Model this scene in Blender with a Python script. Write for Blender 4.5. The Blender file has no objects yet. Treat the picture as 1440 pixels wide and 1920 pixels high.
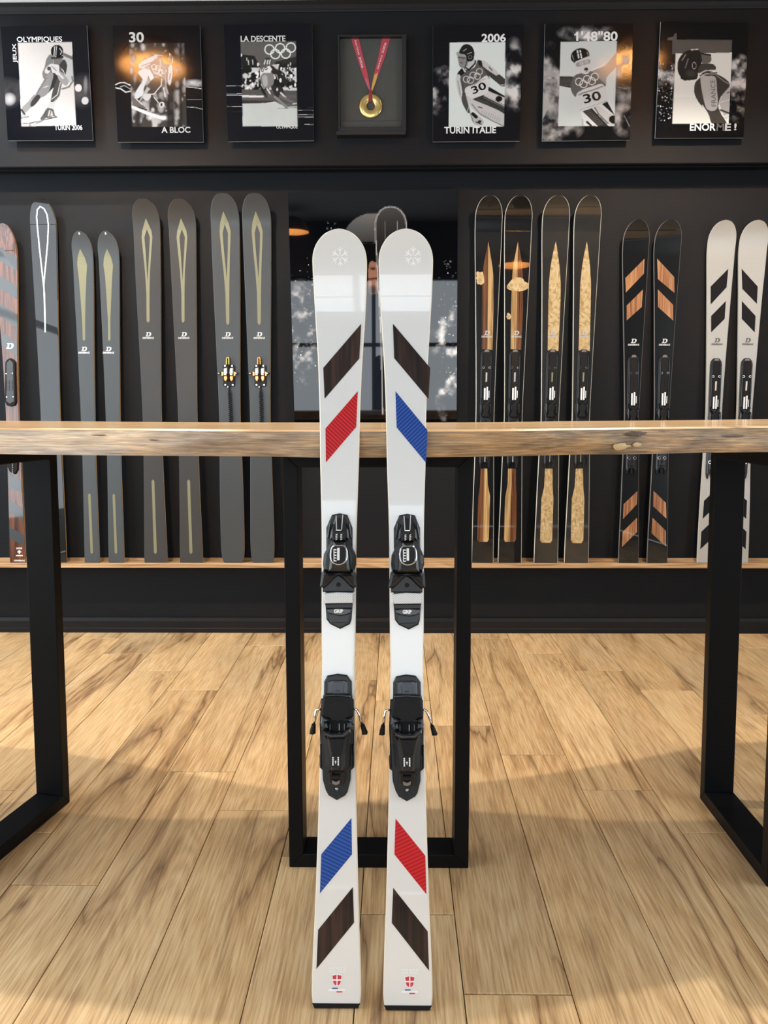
import bpy, math, random
import numpy as np
from mathutils import Vector, Matrix, Euler

random.seed(7)
SC = bpy.context.scene
COL = SC.collection

# ------------------------------------------------------------------ camera
FPX = 1620.0
CAM = Vector((0.0811, 0.0, 1.1709))
PITCH, ROLL, YAW = 0.1263, -0.00197, -0.01384
_fw = Vector((math.sin(YAW)*math.cos(PITCH), math.cos(YAW)*math.cos(PITCH), -math.sin(PITCH)))
_rt = Vector((math.cos(YAW), -math.sin(YAW), 0.0))
_up = _rt.cross(_fw)
AX = (_rt*math.cos(ROLL) + _up*math.sin(ROLL)).normalized()
AU = (_up*math.cos(ROLL) - _rt*math.sin(ROLL)).normalized()
AF = _fw.normalized()
cd = bpy.data.cameras.new('camera')
cd.sensor_fit = 'VERTICAL'; cd.sensor_height = 24.0; cd.lens = FPX/1920.0*24.0
cd.clip_start = 0.05; cd.clip_end = 100
cam = bpy.data.objects.new('camera', cd); COL.objects.link(cam)
m = Matrix.Identity(4)
for i in range(3):
    m[i][0] = AX[i]; m[i][1] = AU[i]; m[i][2] = -AF[i]; m[i][3] = CAM[i]
cam.matrix_world = m
SC.camera = cam

# ------------------------------------------------------------------ world, lights, exposure
SC.view_settings.view_transform = 'Standard'
SC.view_settings.look = 'None'
SC.view_settings.gamma = 1.0
SC.view_settings.exposure = 0.0
SC.view_settings.use_curve_mapping = False
SC.cycles.use_denoising = True
SC.cycles.max_bounces = 8
SC.cycles.caustics_reflective = False
SC.cycles.caustics_refractive = False
W = bpy.data.worlds.new('overcast_sky'); SC.world = W; W.use_nodes = True
_bg = W.node_tree.nodes['Background']
_bg.inputs[0].default_value = (0.88, 0.965, 1.04, 1)
_bg.inputs[1].default_value = 4.9

ZC = 3.42           # ceiling height
ZM = 2.984          # top of the dark display wall
ROOM = (-3.1, 2.9, -2.6, 4.325)     # x0 x1 y0 y1
# openings: (wall, a0, a1, z0, z1)
WIN_BACK = (-2.6, 1.0, 0.95, 2.75)
WIN_LEFT = (-0.6, 4.05, 0.35, 3.05)
WIN_RIGHT_ADDED = (-0.2, 2.3, 0.35, 2.5)  # unseen opening added to brighten the floor

def portal(name, loc, rot, sx, sy):
    l = bpy.data.lights.new(name, 'AREA'); l.shape = 'RECTANGLE'; l.size = sx; l.size_y = sy
    l.cycles.is_portal = True
    o = bpy.data.objects.new(name, l); COL.objects.link(o); o.location = loc; o.rotation_euler = rot
portal('daylight_back', ((WIN_BACK[0]+WIN_BACK[1])/2, ROOM[2]-0.10, (WIN_BACK[2]+WIN_BACK[3])/2), (math.pi/2, 0, 0), WIN_BACK[1]-WIN_BACK[0], WIN_BACK[3]-WIN_BACK[2])
portal('daylight_left', (ROOM[0]-0.10, (WIN_LEFT[0]+WIN_LEFT[1])/2, (WIN_LEFT[2]+WIN_LEFT[3])/2), (math.pi/2, 0, -math.pi/2), WIN_LEFT[1]-WIN_LEFT[0], WIN_LEFT[3]-WIN_LEFT[2])

portal('added_daylight_right', (ROOM[1]+0.10, (WIN_RIGHT_ADDED[0]+WIN_RIGHT_ADDED[1])/2, (WIN_RIGHT_ADDED[2]+WIN_RIGHT_ADDED[3])/2), (math.pi/2, 0, math.pi/2), WIN_RIGHT_ADDED[1]-WIN_RIGHT_ADDED[0], WIN_RIGHT_ADDED[3]-WIN_RIGHT_ADDED[2])
# pendant lamps: position of the shade's rim and lamp power (the bulbs are made with their shades, below)
PENDANTS = [(-1.38, 2.89, 3.17, 205, 'over the aisle at left'), (1.47, 2.89, 3.17, 205, 'over the aisle at right'),
            (-1.14, -1.96, 3.17, 45, 'at the back left of the room'), (1.50, -1.96, 3.17, 45, 'at the back right of the room, added as front light')]  # back right lamp is added to light the ski fronts and floor
LAMP_COL = (1.0, 0.91, 0.78)

# ------------------------------------------------------------------ pixel helpers (real distances given)
def ray(u, v):
    return AX*((u-720)/FPX) - AU*((v-960)/FPX) + AF
def at(u, v, Y):
    d = ray(u, v); return CAM + d*(Y/d.y)
def fl(u, v, z=0.0):
    d = ray(u, v); return CAM + d*((z-CAM.z)/d.z)

# ------------------------------------------------------------------ mesh helpers
def link(o, parent=None):
    COL.objects.link(o)
    if parent is not None: o.parent = parent
    return o
def empty(name, loc=(0, 0, 0), parent=None):
    o = bpy.data.objects.new(name, None); o.empty_display_size = 0.05; o.location = loc
    return link(o, parent)
def tag(o, label=None, cat=None, group=None, kind=None):
    if label: o['label'] = label
    if cat: o['category'] = cat
    if group: o['group'] = group
    if kind: o['kind'] = kind
    return o
def mk(name, verts, faces, mats, parent=None, smooth=False, fm=None):
    me = bpy.data.meshes.new(name)
    me.from_pydata([tuple(v) for v in verts], [], faces)
    if not isinstance(mats, (list, tuple)): mats = [mats]
    for x in mats: me.materials.append(x)
    if fm is not None: me.polygons.foreach_set('material_index', fm)
    if smooth: me.polygons.foreach_set('use_smooth', [True]*len(me.polygons))
    me.update()
    return link(bpy.data.objects.new(name, me), parent)
class MB:
    def __init__(s): s.v = []; s.f = []; s.m = []
    def add(s, vs, fs, mi=0):
        o = len(s.v); s.v += [tuple(x) for x in vs]; s.f += [tuple(i+o for i in f) for f in fs]; s.m += [mi]*len(fs)
    def box(s, x0, x1, y0, y1, z0, z1, b=0.0, mi=0):
        if b <= 0:
            vs = [(x0,y0,z0),(x1,y0,z0),(x1,y1,z0),(x0,y1,z0),(x0,y0,z1),(x1,y0,z1),(x1,y1,z1),(x0,y1,z1)]
            s.add(vs, [(3,2,1,0),(4,5,6,7),(0,1,5,4),(1,2,6,5),(2,3,7,6),(3,0,4,7)], mi); return
        vs = []; idx = {}
        for i, x in enumerate((x0, x1)):
            for j, y in enumerate((y0, y1)):
                for k, z in enumerate((z0, z1)):
                    sx, sy, sz = (1-2*i)*b, (1-2*j)*b, (1-2*k)*b
                    for a, p in enumerate(((x, y+sy, z+sz), (x+sx, y, z+sz), (x+sx, y+sy, z))):
                        idx[i,j,k,a] = len(vs); vs.append(p)
        fs = []
        I = idx
        for i in (0, 1):
            q = [I[i,0,0,0], I[i,1,0,0], I[i,1,1,0], I[i,0,1,0]]; fs.append(q if i else q[::-1])
            q = [I[0,i,0,1], I[0,i,1,1], I[1,i,1,1], I[1,i,0,1]]; fs.append(q if i else q[::-1])
            q = [I[0,0,i,2], I[1,0,i,2], I[1,1,i,2], I[0,1,i,2]]; fs.append(q if i else q[::-1])
        for i in (0, 1):
            for j in (0, 1):
                fs.append([I[i,j,0,0], I[i,j,1,0], I[i,j,1,1], I[i,j,0,1]])
                fs.append([I[i,0,j,0], I[i,1,j,0], I[i,1,j,2], I[i,0,j,2]])
                fs.append([I[0,i,j,1], I[1,i,j,1], I[1,i,j,2], I[0,i,j,2]])
                for k in (0, 1): fs.append([I[i,j,k,0], I[i,j,k,1], I[i,j,k,2]])
        s.add(vs, fs, mi)
    def tube(s, pts, r, n=8, mi=0):
        pts = [Vector(p) for p in pts]; vs = []; fs = []
        rr = r if isinstance(r, (list, tuple)) else [r]*len(pts)
        ref = None
        for i, p in enumerate(pts):
            d = (pts[min(i+1, len(pts)-1)] - pts[max(i-1, 0)]).normalized()
            if ref is None: ref = Vector((0,0,1)) if abs(d.z) < .9 else Vector((1,0,0))
            a = d.cross(ref).normalized(); b = d.cross(a).normalized(); ref = -b if ref.dot(-b) > 0 else b
            for k in range(n):
                t = 2*math.pi*k/n; vs.append(p + a*(math.cos(t)*rr[i]) + b*(math.sin(t)*rr[i]))
        for i in range(len(pts)-1):
            for k in range(n):
                fs.append((i*n+k, i*n+(k+1) % n, (i+1)*n+(k+1) % n, (i+1)*n+k))
        fs.append(tuple(range(n))[::-1]); fs.append(tuple((len(pts)-1)*n+k for k in range(n)))
        s.add(vs, fs, mi)
    def build(s, name, mats, parent=None, smooth=False):
        o = mk(name, s.v, s.f, mats, parent, smooth, s.m)
        import bmesh
        bm = bmesh.new(); bm.from_mesh(o.data); bmesh.ops.recalc_face_normals(bm, faces=bm.faces); bm.to_mesh(o.data); bm.free()
        return o
def box(name, x0, x1, y0, y1, z0, z1, mat, parent=None, b=0.0):
    mb = MB(); mb.box(x0, x1, y0, y1, z0, z1, b); return mb.build(name, mat, parent)

# ------------------------------------------------------------------ materials
def nm(name):
    M = bpy.data.materials.new(name); M.use_nodes = True
    nt = M.node_tree; return M, nt, nt.nodes['Principled BSDF']
def S(nt, typ, **kw):
    n = nt.nodes.new(typ)
    for k, v in kw.items(): setattr(n, k, v)
    return n
def mat(name, col, rough=0.5, metal=0.0, spec=0.5, coat=0.0, coatr=0.05, noise=0.0, nscale=40.0, bump=0.0):
    M, nt, p = nm(name)
    p.inputs['Base Color'].default_value = (*col, 1)
    p.inputs['Roughness'].default_value = rough
    p.inputs['Metallic'].default_value = metal
    p.inputs['Specular IOR Level'].default_value = spec
    p.inputs['Coat Weight'].default_value = coat
    p.inputs['Coat Roughness'].default_value = coatr
    if noise > 0 or bump > 0:
        tc = S(nt, 'ShaderNodeTexCoord'); nz = S(nt, 'ShaderNodeTexNoise')
        nz.inputs['Scale'].default_value = nscale; nz.inputs['Detail'].default_value = 5
        nt.links.new(tc.outputs['Object'], nz.inputs['Vector'])
        if noise > 0:
            hs = S(nt, 'ShaderNodeMix', data_type='RGBA')
            hs.inputs[6].default_value = (*[c*(1-noise) for c in col], 1); hs.inputs[7].default_value = (*[min(1, c*(1+noise)) for c in col], 1)
            nt.links.new(nz.outputs['Fac'], hs.inputs[0]); nt.links.new(hs.outputs[2], p.inputs['Base Color'])
        if bump > 0:
            b = S(nt, 'ShaderNodeBump'); b.inputs['Strength'].default_value = bump; b.inputs['Distance'].default_value = 0.002
            nt.links.new(nz.outputs['Fac'], b.inputs['Height']); nt.links.new(b.outputs['Normal'], p.inputs['Normal'])
    return M
def ramp(nt, stops):
    r = S(nt, 'ShaderNodeValToRGB'); e = r.color_ramp.elements
    while len(e) < len(stops): e.new(0.5)
    for x, (p, c) in zip(e, stops): x.position = p; x.color = (*c, 1) if len(c) == 3 else c
    return r
def wood(name, cols, scale=(60, 60, 3), ring=0.35, rough=0.4, coat=0.0, spec=0.4, rnd=True, fig=(7, 7, 0.8), crack=0.0, crackcol=(0.06, 0.035, 0.02), rscale=9.0, tone=0.0, bump=0.15, vary=0.18):
    """grain runs along local z (scale's small entry); cols: dark, mid, light"""
    M, nt, p = nm(name); L = nt.links.new
    tc = S(nt, 'ShaderNodeTexCoord'); vec = tc.outputs['Object']
    oi = S(nt, 'ShaderNodeObjectInfo')
    if rnd:
        mu = S(nt, 'ShaderNodeVectorMath', operation='SCALE'); mu.inputs[0].default_value = (13.1, 7.7, 29.3)
        L(oi.outputs['Random'], mu.inputs['Scale'])
        ad = S(nt, 'ShaderNodeVectorMath', operation='ADD'); L(vec, ad.inputs[0]); L(mu.outputs[0], ad.inputs[1]); vec = ad.outputs[0]
    def mapped(sc):
        mp = S(nt, 'ShaderNodeMapping'); mp.inputs['Scale'].default_value = sc; L(vec, mp.inputs['Vector']); return mp.outputs[0]
    fg = S(nt, 'ShaderNodeTexNoise'); fg.inputs['Scale'].default_value = 1; fg.inputs['Detail'].default_value = 3; fg.inputs['Distortion'].default_value = 0.6
    L(mapped(fig), fg.inputs['Vector'])
    # rings from the figure noise
    mul = S(nt, 'ShaderNodeMath', operation='MULTIPLY'); mul.inputs[1].default_value = rscale*6.283; L(fg.outputs['Fac'], mul.inputs[0])
    ph = mul.outputs[0]
    if crack > 0:
        v0 = S(nt, 'ShaderNodeTexVoronoi'); v0.feature = 'SMOOTH_F1'; v0.inputs['Scale'].default_value = 1; v0.inputs['Smoothness'].default_value = 0.3; L(mapped((4.2, 4.2, 1.7)), v0.inputs['Vector'])
        pa = S(nt, 'ShaderNodeMath', operation='MULTIPLY_ADD'); pa.inputs[1].default_value = 26.0; L(v0.outputs['Distance'], pa.inputs[0]); L(ph, pa.inputs[2]); ph = pa.outputs[0]
    sn = S(nt, 'ShaderNodeMath', operation='SINE'); L(ph, sn.inputs[0])
    gr = S(nt, 'ShaderNodeTexNoise'); gr.inputs['Scale'].default_value = 1; gr.inputs['Detail'].default_value = 6; gr.inputs['Roughness'].default_value = 0.65
    L(mapped(scale), gr.inputs['Vector'])
    a = S(nt, 'ShaderNodeMath', operation='MULTIPLY_ADD'); a.inputs[1].default_value = ring*0.25; L(sn.outputs[0], a.inputs[0]); L(gr.outputs['Fac'], a.inputs[2])
    bl = S(nt, 'ShaderNodeMath', operation='MULTIPLY_ADD'); bl.inputs[1].default_value = 0.3; L(fg.outputs['Fac'], bl.inputs[0])
    sb = S(nt, 'ShaderNodeMath', operation='SUBTRACT'); sb.inputs[1].default_value = 0.15; L(a.outputs[0], sb.inputs[0]); L(sb.outputs[0], bl.inputs[2])
    rp = ramp(nt, [(0.32, cols[0]), (0.5, cols[1]), (0.66, cols[2])]); L(bl.outputs[0], rp.inputs[0])
    out = rp.outputs[0]
    if tone > 0:
        tn = S(nt, 'ShaderNodeTexNoise'); tn.inputs['Scale'].default_value = 1; tn.inputs['Detail'].default_value = 2
        L(mapped((2.4, 2.4, 0.9)), tn.inputs['Vector'])
        tr = ramp(nt, [(0.45, (1, 1, 1)), (0.68, (0.80, 0.84, 0.92))]); L(tn.outputs['Fac'], tr.inputs[0])
        mx = S(nt, 'ShaderNodeMix', data_type='RGBA', blend_type='MULTIPLY'); mx.inputs[0].default_value = tone
        L(out, mx.inputs[6]); L(tr.outputs[0], mx.inputs[7]); out = mx.outputs[2]
    if crack > 0:
        cn = S(nt, 'ShaderNodeTexNoise'); cn.inputs['Scale'].default_value = 1; cn.inputs['Detail'].default_value = 4; cn.inputs['Distortion'].default_value = 0.4
        L(mapped((fig[0]*1.1, fig[1]*1.1, fig[2]*0.8)), cn.inputs['Vector'])
        c1 = S(nt, 'ShaderNodeMath', operation='SUBTRACT'); c1.inputs[1].default_value = 0.52; L(cn.outputs['Fac'], c1.inputs[0])
        c2 = S(nt, 'ShaderNodeMath', operation='ABSOLUTE'); L(c1.outputs[0], c2.inputs[0])
        cr = ramp(nt, [(0.0, (1, 1, 1)), (0.004, (0.55, 0.55, 0.55)), (0.017, (0, 0, 0))]); L(c2.outputs[0], cr.inputs[0])
        # mask so that the cracks are only here and there
        km = S(nt, 'ShaderNodeTexNoise'); km.inputs['Scale'].default_value = 1; km.inputs['Detail'].default_value = 1
        L(mapped((3.3, 3.3, 1.3)), km.inputs['Vector'])
        kr = ramp(nt, [(0.40, (0, 0, 0)), (0.54, (1, 1, 1))]); L(km.outputs['Fac'], kr.inputs[0])
        # knots
        vo = S(nt, 'ShaderNodeTexVoronoi'); vo.inputs['Scale'].default_value = 1; L(mapped((4.2, 4.2, 1.7)), vo.inputs['Vector'])
        kk = S(nt, 'ShaderNodeMath', operation='MULTIPLY_ADD'); kk.inputs[1].default_value = 0.12; L(gr.outputs['Fac'], kk.inputs[0]); L(vo.outputs['Distance'], kk.inputs[2])
        vr = ramp(nt, [(0.075, (0.9, 0.9, 0.9)), (0.10, (0.4, 0.4, 0.4)), (0.15, (0, 0, 0))]); L(kk.outputs[0], vr.inputs[0])
        hr = ramp(nt, [(0.0, (0.66, 0.60, 0.55)), (0.03, (0.80, 0.76, 0.72)), (0.075, (1, 1, 1))]); L(c2.outputs[0], hr.inputs[0])
        hm = S(nt, 'ShaderNodeMix', data_type='RGBA', blend_type='MULTIPLY'); L(kr.outputs[0], hm.inputs[0]); L(out, hm.inputs[6]); L(hr.outputs[0], hm.inputs[7]); out = hm.outputs[2]
        m1 = S(nt, 'ShaderNodeMath', operation='MULTIPLY'); L(cr.outputs[0], m1.inputs[0]); L(kr.outputs[0], m1.inputs[1])
        m2 = S(nt, 'ShaderNodeMath', operation='MAXIMUM'); L(m1.outputs[0], m2.inputs[0]); L(vr.outputs[0], m2.inputs[1])
        m3 = S(nt, 'ShaderNodeMath', operation='MULTIPLY'); m3.inputs[1].default_value = crack; L(m2.outputs[0], m3.inputs[0])
        mx = S(nt, 'ShaderNodeMix', data_type='RGBA'); mx.inputs[7].default_value = (*crackcol, 1); L(m3.outputs[0], mx.inputs[0]); L(out, mx.inputs[6]); out = mx.outputs[2]
    if rnd and vary > 0:
        vv = S(nt, 'ShaderNodeMapRange'); vv.inputs[3].default_value = 1-vary; vv.inputs[4].default_value = 1+vary*0.6; L(oi.outputs['Random'], vv.inputs[0])
        hs = S(nt, 'ShaderNodeHueSaturation'); L(vv.outputs[0], hs.inputs['Value']); L(out, hs.inputs['Color']); out = hs.outputs[0]
    L(out, p.inputs['Base Color'])
    p.inputs['Roughness'].default_value = rough; p.inputs['Specular IOR Level'].default_value = spec
    p.inputs['Coat Weight'].default_value = coat; p.inputs['Coat Roughness'].default_value = 0.03
    if bump > 0:
        b = S(nt, 'ShaderNodeBump'); b.inputs['Strength'].default_value = bump; b.inputs['Distance'].default_value = 0.001
        L(gr.outputs['Fac'], b.inputs['Height']); L(b.outputs['Normal'], p.inputs['Normal'])
    return M
def carbon(name, lo, hi, rough, coat=0.0, pitch=0.0035, contrast=1.0):
    """twill weave: fine diagonal ribs along the local x/z plane"""
    M, nt, p = nm(name); L = nt.links.new
    tc = S(nt, 'ShaderNodeTexCoord'); sp = S(nt, 'ShaderNodeSeparateXYZ'); L(tc.outputs['Object'], sp.inputs[0])
    a = S(nt, 'ShaderNodeMath', operation='MULTIPLY_ADD'); a.inputs[1].default_value = 0.85; L(sp.outputs['X'], a.inputs[0]); L(sp.outputs['Z'], a.inputs[2])
    b = S(nt, 'ShaderNodeMath', operation='MULTIPLY'); b.inputs[1].default_value = 6.283/pitch; L(a.outputs[0], b.inputs[0])
    c = S(nt, 'ShaderNodeMath', operation='SINE'); L(b.outputs[0], c.inputs[0])
    d = S(nt, 'ShaderNodeMapRange'); d.inputs[1].default_value = -1; L(c.outputs[0], d.inputs[0])
    mx = S(nt, 'ShaderNodeMix', data_type='RGBA'); mx.inputs[6].default_value = (*lo, 1); mx.inputs[7].default_value = (*hi, 1)
    L(d.outputs[0], mx.inputs[0]); L(mx.outputs[2], p.inputs['Base Color'])
    p.inputs['Roughness'].default_value = rough; p.inputs['Coat Weight'].default_value = coat; p.inputs['Coat Roughness'].default_value = 0.04
    return M
def ribbed(name, lo, hi, dirx, pitch=0.0052, rough=0.35, coat=0.4):
    M, nt, p = nm(name); L = nt.links.new
    tc = S(nt, 'ShaderNodeTexCoord'); sp = S(nt, 'ShaderNodeSeparateXYZ'); L(tc.outputs['Object'], sp.inputs[0])
    a = S(nt, 'ShaderNodeMath', operation='MULTIPLY_ADD'); a.inputs[1].default_value = dirx; L(sp.outputs['X'], a.inputs[0]); L(sp.outputs['Z'], a.inputs[2])
    b = S(nt, 'ShaderNodeMath', operation='MULTIPLY'); b.inputs[1].default_value = 6.283/pitch; L(a.outputs[0], b.inputs[0])
    c = S(nt, 'ShaderNodeMath', operation='SINE'); L(b.outputs[0], c.inputs[0])
    d = S(nt, 'ShaderNodeMapRange'); d.inputs[1].default_value = -1; L(c.outputs[0], d.inputs[0])
    mx = S(nt, 'ShaderNodeMix', data_type='RGBA'); mx.inputs[6].default_value = (*lo, 1); mx.inputs[7].default_value = (*hi, 1)
    L(d.outputs[0], mx.inputs[0]); L(mx.outputs[2], p.inputs['Base Color'])
    p.inputs['Roughness'].default_value = rough; p.inputs['Coat Weight'].default_value = coat; p.inputs['Coat Roughness'].default_value = 0.05; p.inputs['Specular IOR Level'].default_value = 0.25
    return M
def burl(name, cols, rough=0.3, coat=1.0, sc=26.0):
    M, nt, p = nm(name); L = nt.links.new
    tc = S(nt, 'ShaderNodeTexCoord'); nz = S(nt, 'ShaderNodeTexNoise'); nz.inputs['Scale'].default_value = sc; nz.inputs['Detail'].default_value = 4; nz.inputs['Distortion'].default_value = 2.5
    mp = S(nt, 'ShaderNodeMapping'); mp.inputs['Scale'].default_value = (1, 1, 0.8); L(tc.outputs['Object'], mp.inputs[0]); L(mp.outputs[0], nz.inputs['Vector'])
    r = ramp(nt, [(0.3, cols[0]), (0.47, cols[1]), (0.62, cols[2])]); L(nz.outputs['Fac'], r.inputs[0]); L(r.outputs[0], p.inputs['Base Color'])
    p.inputs['Roughness'].default_value = rough; p.inputs['Coat Weight'].default_value = coat; p.inputs['Coat Roughness'].default_value = 0.04
    return M

M_WALL = mat('matte_black_wall_paint', (0.0070, 0.0086, 0.0112), 0.58, spec=0.15, noise=0.06, nscale=6)
M_TRIM = mat('satin_black_trim_paint', (0.0095, 0.010, 0.0115), 0.45, spec=0.18)
M_PLASTER = mat('grey_plaster', (0.30, 0.29, 0.28), 0.8)
M_CEIL = mat('white_ceiling_paint', (0.78, 0.77, 0.74), 0.8)
M_CEILGREY = mat('grey_ceiling_paint', (0.34, 0.34, 0.34), 0.8)
M_FLOORGAP = mat('dark_floor_gap', (0.05, 0.032, 0.02), 0.9)
M_OAK = wood('oak_plank', ((0.46, 0.28, 0.13), (0.67, 0.44, 0.215), (0.80, 0.57, 0.31)), scale=(210, 210, 7), ring=0.15, rough=0.42, spec=0.4, fig=(6.5, 6.5, 0.75), crack=0.85, crackcol=(0.15, 0.085, 0.05), rscale=10, tone=0.9, vary=0.16)
M_SHELF = wood('shelf_oak', ((0.30, 0.16, 0.07), (0.48, 0.29, 0.14), (0.60, 0.40, 0.22)), scale=(3, 90, 90), ring=0.3, rough=0.45, fig=(1, 9, 9), rnd=False)
M_SLAB = wood('honey_slab_wood', ((0.46, 0.26, 0.11), (0.66, 0.43, 0.22), (0.78, 0.57, 0.33)), scale=(2.5, 60, 60), ring=0.3, rough=0.32, coat=0.25, fig=(0.8, 7, 7), rnd=False)
M_STEEL = mat('black_powder_coated_steel', (0.0042, 0.0046, 0.0055), 0.45, spec=0.12, bump=0.05, nscale=900)
M_WHITE = mat('glossy_white_topsheet', (0.75, 0.755, 0.74), 0.28, coat=0.8, coatr=0.03)
M_CREAM = mat('satin_cream_topsheet', (0.41, 0.392, 0.36), 0.35, coat=0.3, coatr=0.15)
M_CREAMSIDE = mat('cream_sidewall', (0.74, 0.68, 0.56), 0.45)
M_BLACKGLOSS = mat('glossy_black_topsheet', (0.006, 0.0063, 0.007), 0.25, spec=0.2, coat=0.85, coatr=0.02)
M_BLACKBASE = mat('black_ski_base', (0.012, 0.012, 0.014), 0.5)
M_WOODSIDE = mat('golden_wood_sidewall', (0.55, 0.34, 0.14), 0.45)
M_PALESIDE = mat('pale_sidewall', (0.62, 0.58, 0.50), 0.4)
M_DARKSIDE = mat('grey_sidewall', (0.16, 0.14, 0.13), 0.4)
M_EBONY = wood('dark_ebony_inlay', ((0.008, 0.005, 0.004), (0.022, 0.011, 0.008), (0.05, 0.022, 0.014)), scale=(90, 90, 3), ring=0.4, rough=0.35, coat=0.25, spec=0.25, fig=(14, 14, 0.6), bump=0)
M_RED_UP = ribbed('ribbed_red_inlay_upper', (0.27, 0.004, 0.008), (0.74, 0.018, 0.022), 0.95, pitch=0.0088)
M_BLUE_UP = ribbed('ribbed_blue_inlay_upper', (0.004, 0.028, 0.16), (0.024, 0.10, 0.46), -0.95, pitch=0.0088)
M_BLUE_LO = ribbed('ribbed_blue_inlay_lower', (0.005, 0.038, 0.22), (0.03, 0.10, 0.40), 0.45, pitch=0.0075)
M_RED_LO = ribbed('ribbed_red_inlay_lower', (0.38, 0.005, 0.010), (0.62, 0.020, 0.024), -0.45, pitch=0.0075)
M_BIND = mat('black_binding_plastic', (0.009, 0.009, 0.010), 0.36, spec=0.3)
M_BIND2 = mat('satin_black_binding_cover', (0.013, 0.0135, 0.015), 0.26, spec=0.45)
M_BINDMATT = mat('matte_black_rubber', (0.008, 0.008, 0.009), 0.6, spec=0.2)
M_CHROME = mat('brushed_steel', (0.78, 0.77, 0.74), 0.18, metal=1.0)
M_GRIPPAD = ribbed('diamond_tread_steel', (0.42, 0.43, 0.43), (0.88, 0.89, 0.89), 0.7, pitch=0.0036, rough=0.4, coat=0.0)
M_WINDOW = mat('smoked_indicator_window', (0.03, 0.03, 0.032), 0.06, spec=0.7)
M_INKWHITE = mat('white_print', (0.85, 0.85, 0.84), 0.45)
M_INKGREY = mat('grey_print', (0.42, 0.42, 0.42), 0.45)
M_INKSILVER = mat('silver_print', (0.62, 0.62, 0.60), 0.4)
M_INKDARK = mat('dark_grey_print', (0.10, 0.095, 0.09), 0.5, spec=0.15)
M_INKBLACK = mat('black_print', (0.006, 0.006, 0.008), 0.5, spec=0.15)
M_INKRED = mat('crimson_print', (0.58, 0.035, 0.07), 0.45)
M_INKBLUE = mat('blue_print', (0.03, 0.09, 0.30), 0.45)
M_PINKHALO = mat('faint_pink_print', (0.80, 0.70, 0.70), 0.45)
M_PALEFLAKE = mat('pearl_white_print', (0.93, 0.94, 0.94), 0.3)
M_CARBON = carbon('satin_carbon_twill', (0.030, 0.035, 0.038), (0.056, 0.063, 0.068), 0.34, pitch=0.005)
M_CARBONB = carbon('bronze_carbon_twill', (0.011, 0.0115, 0.0125), (0.058, 0.055, 0.051), 0.36, pitch=0.0065)
M_CARBONSAT = mat('satin_graphite_topsheet', (0.050, 0.059, 0.065), 0.34, spec=0.5)
M_CARBONGLOSS = carbon('glossy_carbon_twill', (0.005, 0.005, 0.005), (0.030, 0.027, 0.024), 0.25, coat=1.0, pitch=0.006)
M_OLIVE = mat('flax_olive_inlay', (0.20, 0.195, 0.115), 0.5, noise=0.1, nscale=300)
M_ROSEWOOD = wood('rosewood_topsheet', ((0.035, 0.010, 0.005), (0.11, 0.034, 0.013), (0.19, 0.066, 0.026)), scale=(120, 120, 3), ring=0.4, rough=0.25, coat=1.0, fig=(20, 20, 0.7), bump=0)
M_SLATE = mat('slate_grey_inlay', (0.035, 0.042, 0.046), 0.3, coat=1.0)
M_WALNUT = wood('walnut_inlay', ((0.055, 0.018, 0.007), (0.12, 0.045, 0.017), (0.18, 0.075, 0.03)), scale=(110, 110, 3), ring=0.4, rough=0.25, coat=1.0, fig=(18, 18, 0.6), bump=0)
M_ASH = wood('pale_ash_inlay', ((0.30, 0.165, 0.06), (0.48, 0.30, 0.125), (0.58, 0.40, 0.19)), scale=(90, 90, 3), ring=0.5, rough=0.25, coat=1.0, fig=(16, 16, 0.8), bump=0)
M_CHERRY = wood('cherry_inlay', ((0.22, 0.085, 0.035), (0.40, 0.18, 0.08), (0.52, 0.26, 0.12)), scale=(100, 100, 3), ring=0.4, rough=0.25, coat=1.0, fig=(16, 16, 0.7), bump=0)
M_BURL = burl('maple_burl_inlay', ((0.28, 0.17, 0.06), (0.48, 0.33, 0.15), (0.60, 0.46, 0.26)))
M_COPPER = mat('anodised_copper', (0.85, 0.40, 0.14), 0.22, metal=1.0)
M_GOLDAN = mat('anodised_gold', (0.80, 0.58, 0.16), 0.22, metal=1.0)
M_GOLD = mat('gold_medal_metal', (0.80, 0.62, 0.24), 0.30, metal=1.0, bump=0.6, nscale=60)
M_RIBBON = mat('rose_red_ribbon', (0.42, 0.045, 0.07), 0.55)
M_RIBBONY = mat('yellow_ribbon', (0.55, 0.34, 0.08), 0.55)
M_RIBBOND = mat('dark_red_ribbon', (0.26, 0.015, 0.02), 0.5)
M_FELT = mat('grey_felt_backing', (0.052, 0.058, 0.056), 0.9, noise=0.12, nscale=200)
M_FRAME = mat('black_frame_lacquer', (0.008, 0.008, 0.009), 0.4)
M_ACRYL = mat('acrylic_edge', (0.72, 0.74, 0.76), 0.15)
M_ACRYLBLACK = mat('glossy_black_acrylic', (0.007, 0.008, 0.012), 0.08, spec=0.4)
M_LAMPOUT = mat('black_lamp_enamel', (0.01, 0.01, 0.01), 0.35)
M_LAMPIN = mat('gold_lamp_lining', (0.72, 0.36, 0.11), 0.6)
def print_mat():
    M, nt, p = nm('photographic_print')
    a = S(nt, 'ShaderNodeVertexColor'); a.layer_name = 'ink'
    nt.links.new(a.outputs['Color'], p.inputs['Base Color'])
    p.inputs['Roughness'].default_value = 0.10; p.inputs['Specular IOR Level'].default_value = 0.22
    return M
M_PRINT = print_mat()
M_PRINTGLOSS = M_PRINT.copy(); M_PRINTGLOSS.name = 'mirror_gloss_print'
_p = M_PRINTGLOSS.node_tree.nodes['Principled BSDF']; _p.inputs['Roughness'].default_value = 0.02; _p.inputs['Specular IOR Level'].default_value = 0.5

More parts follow.
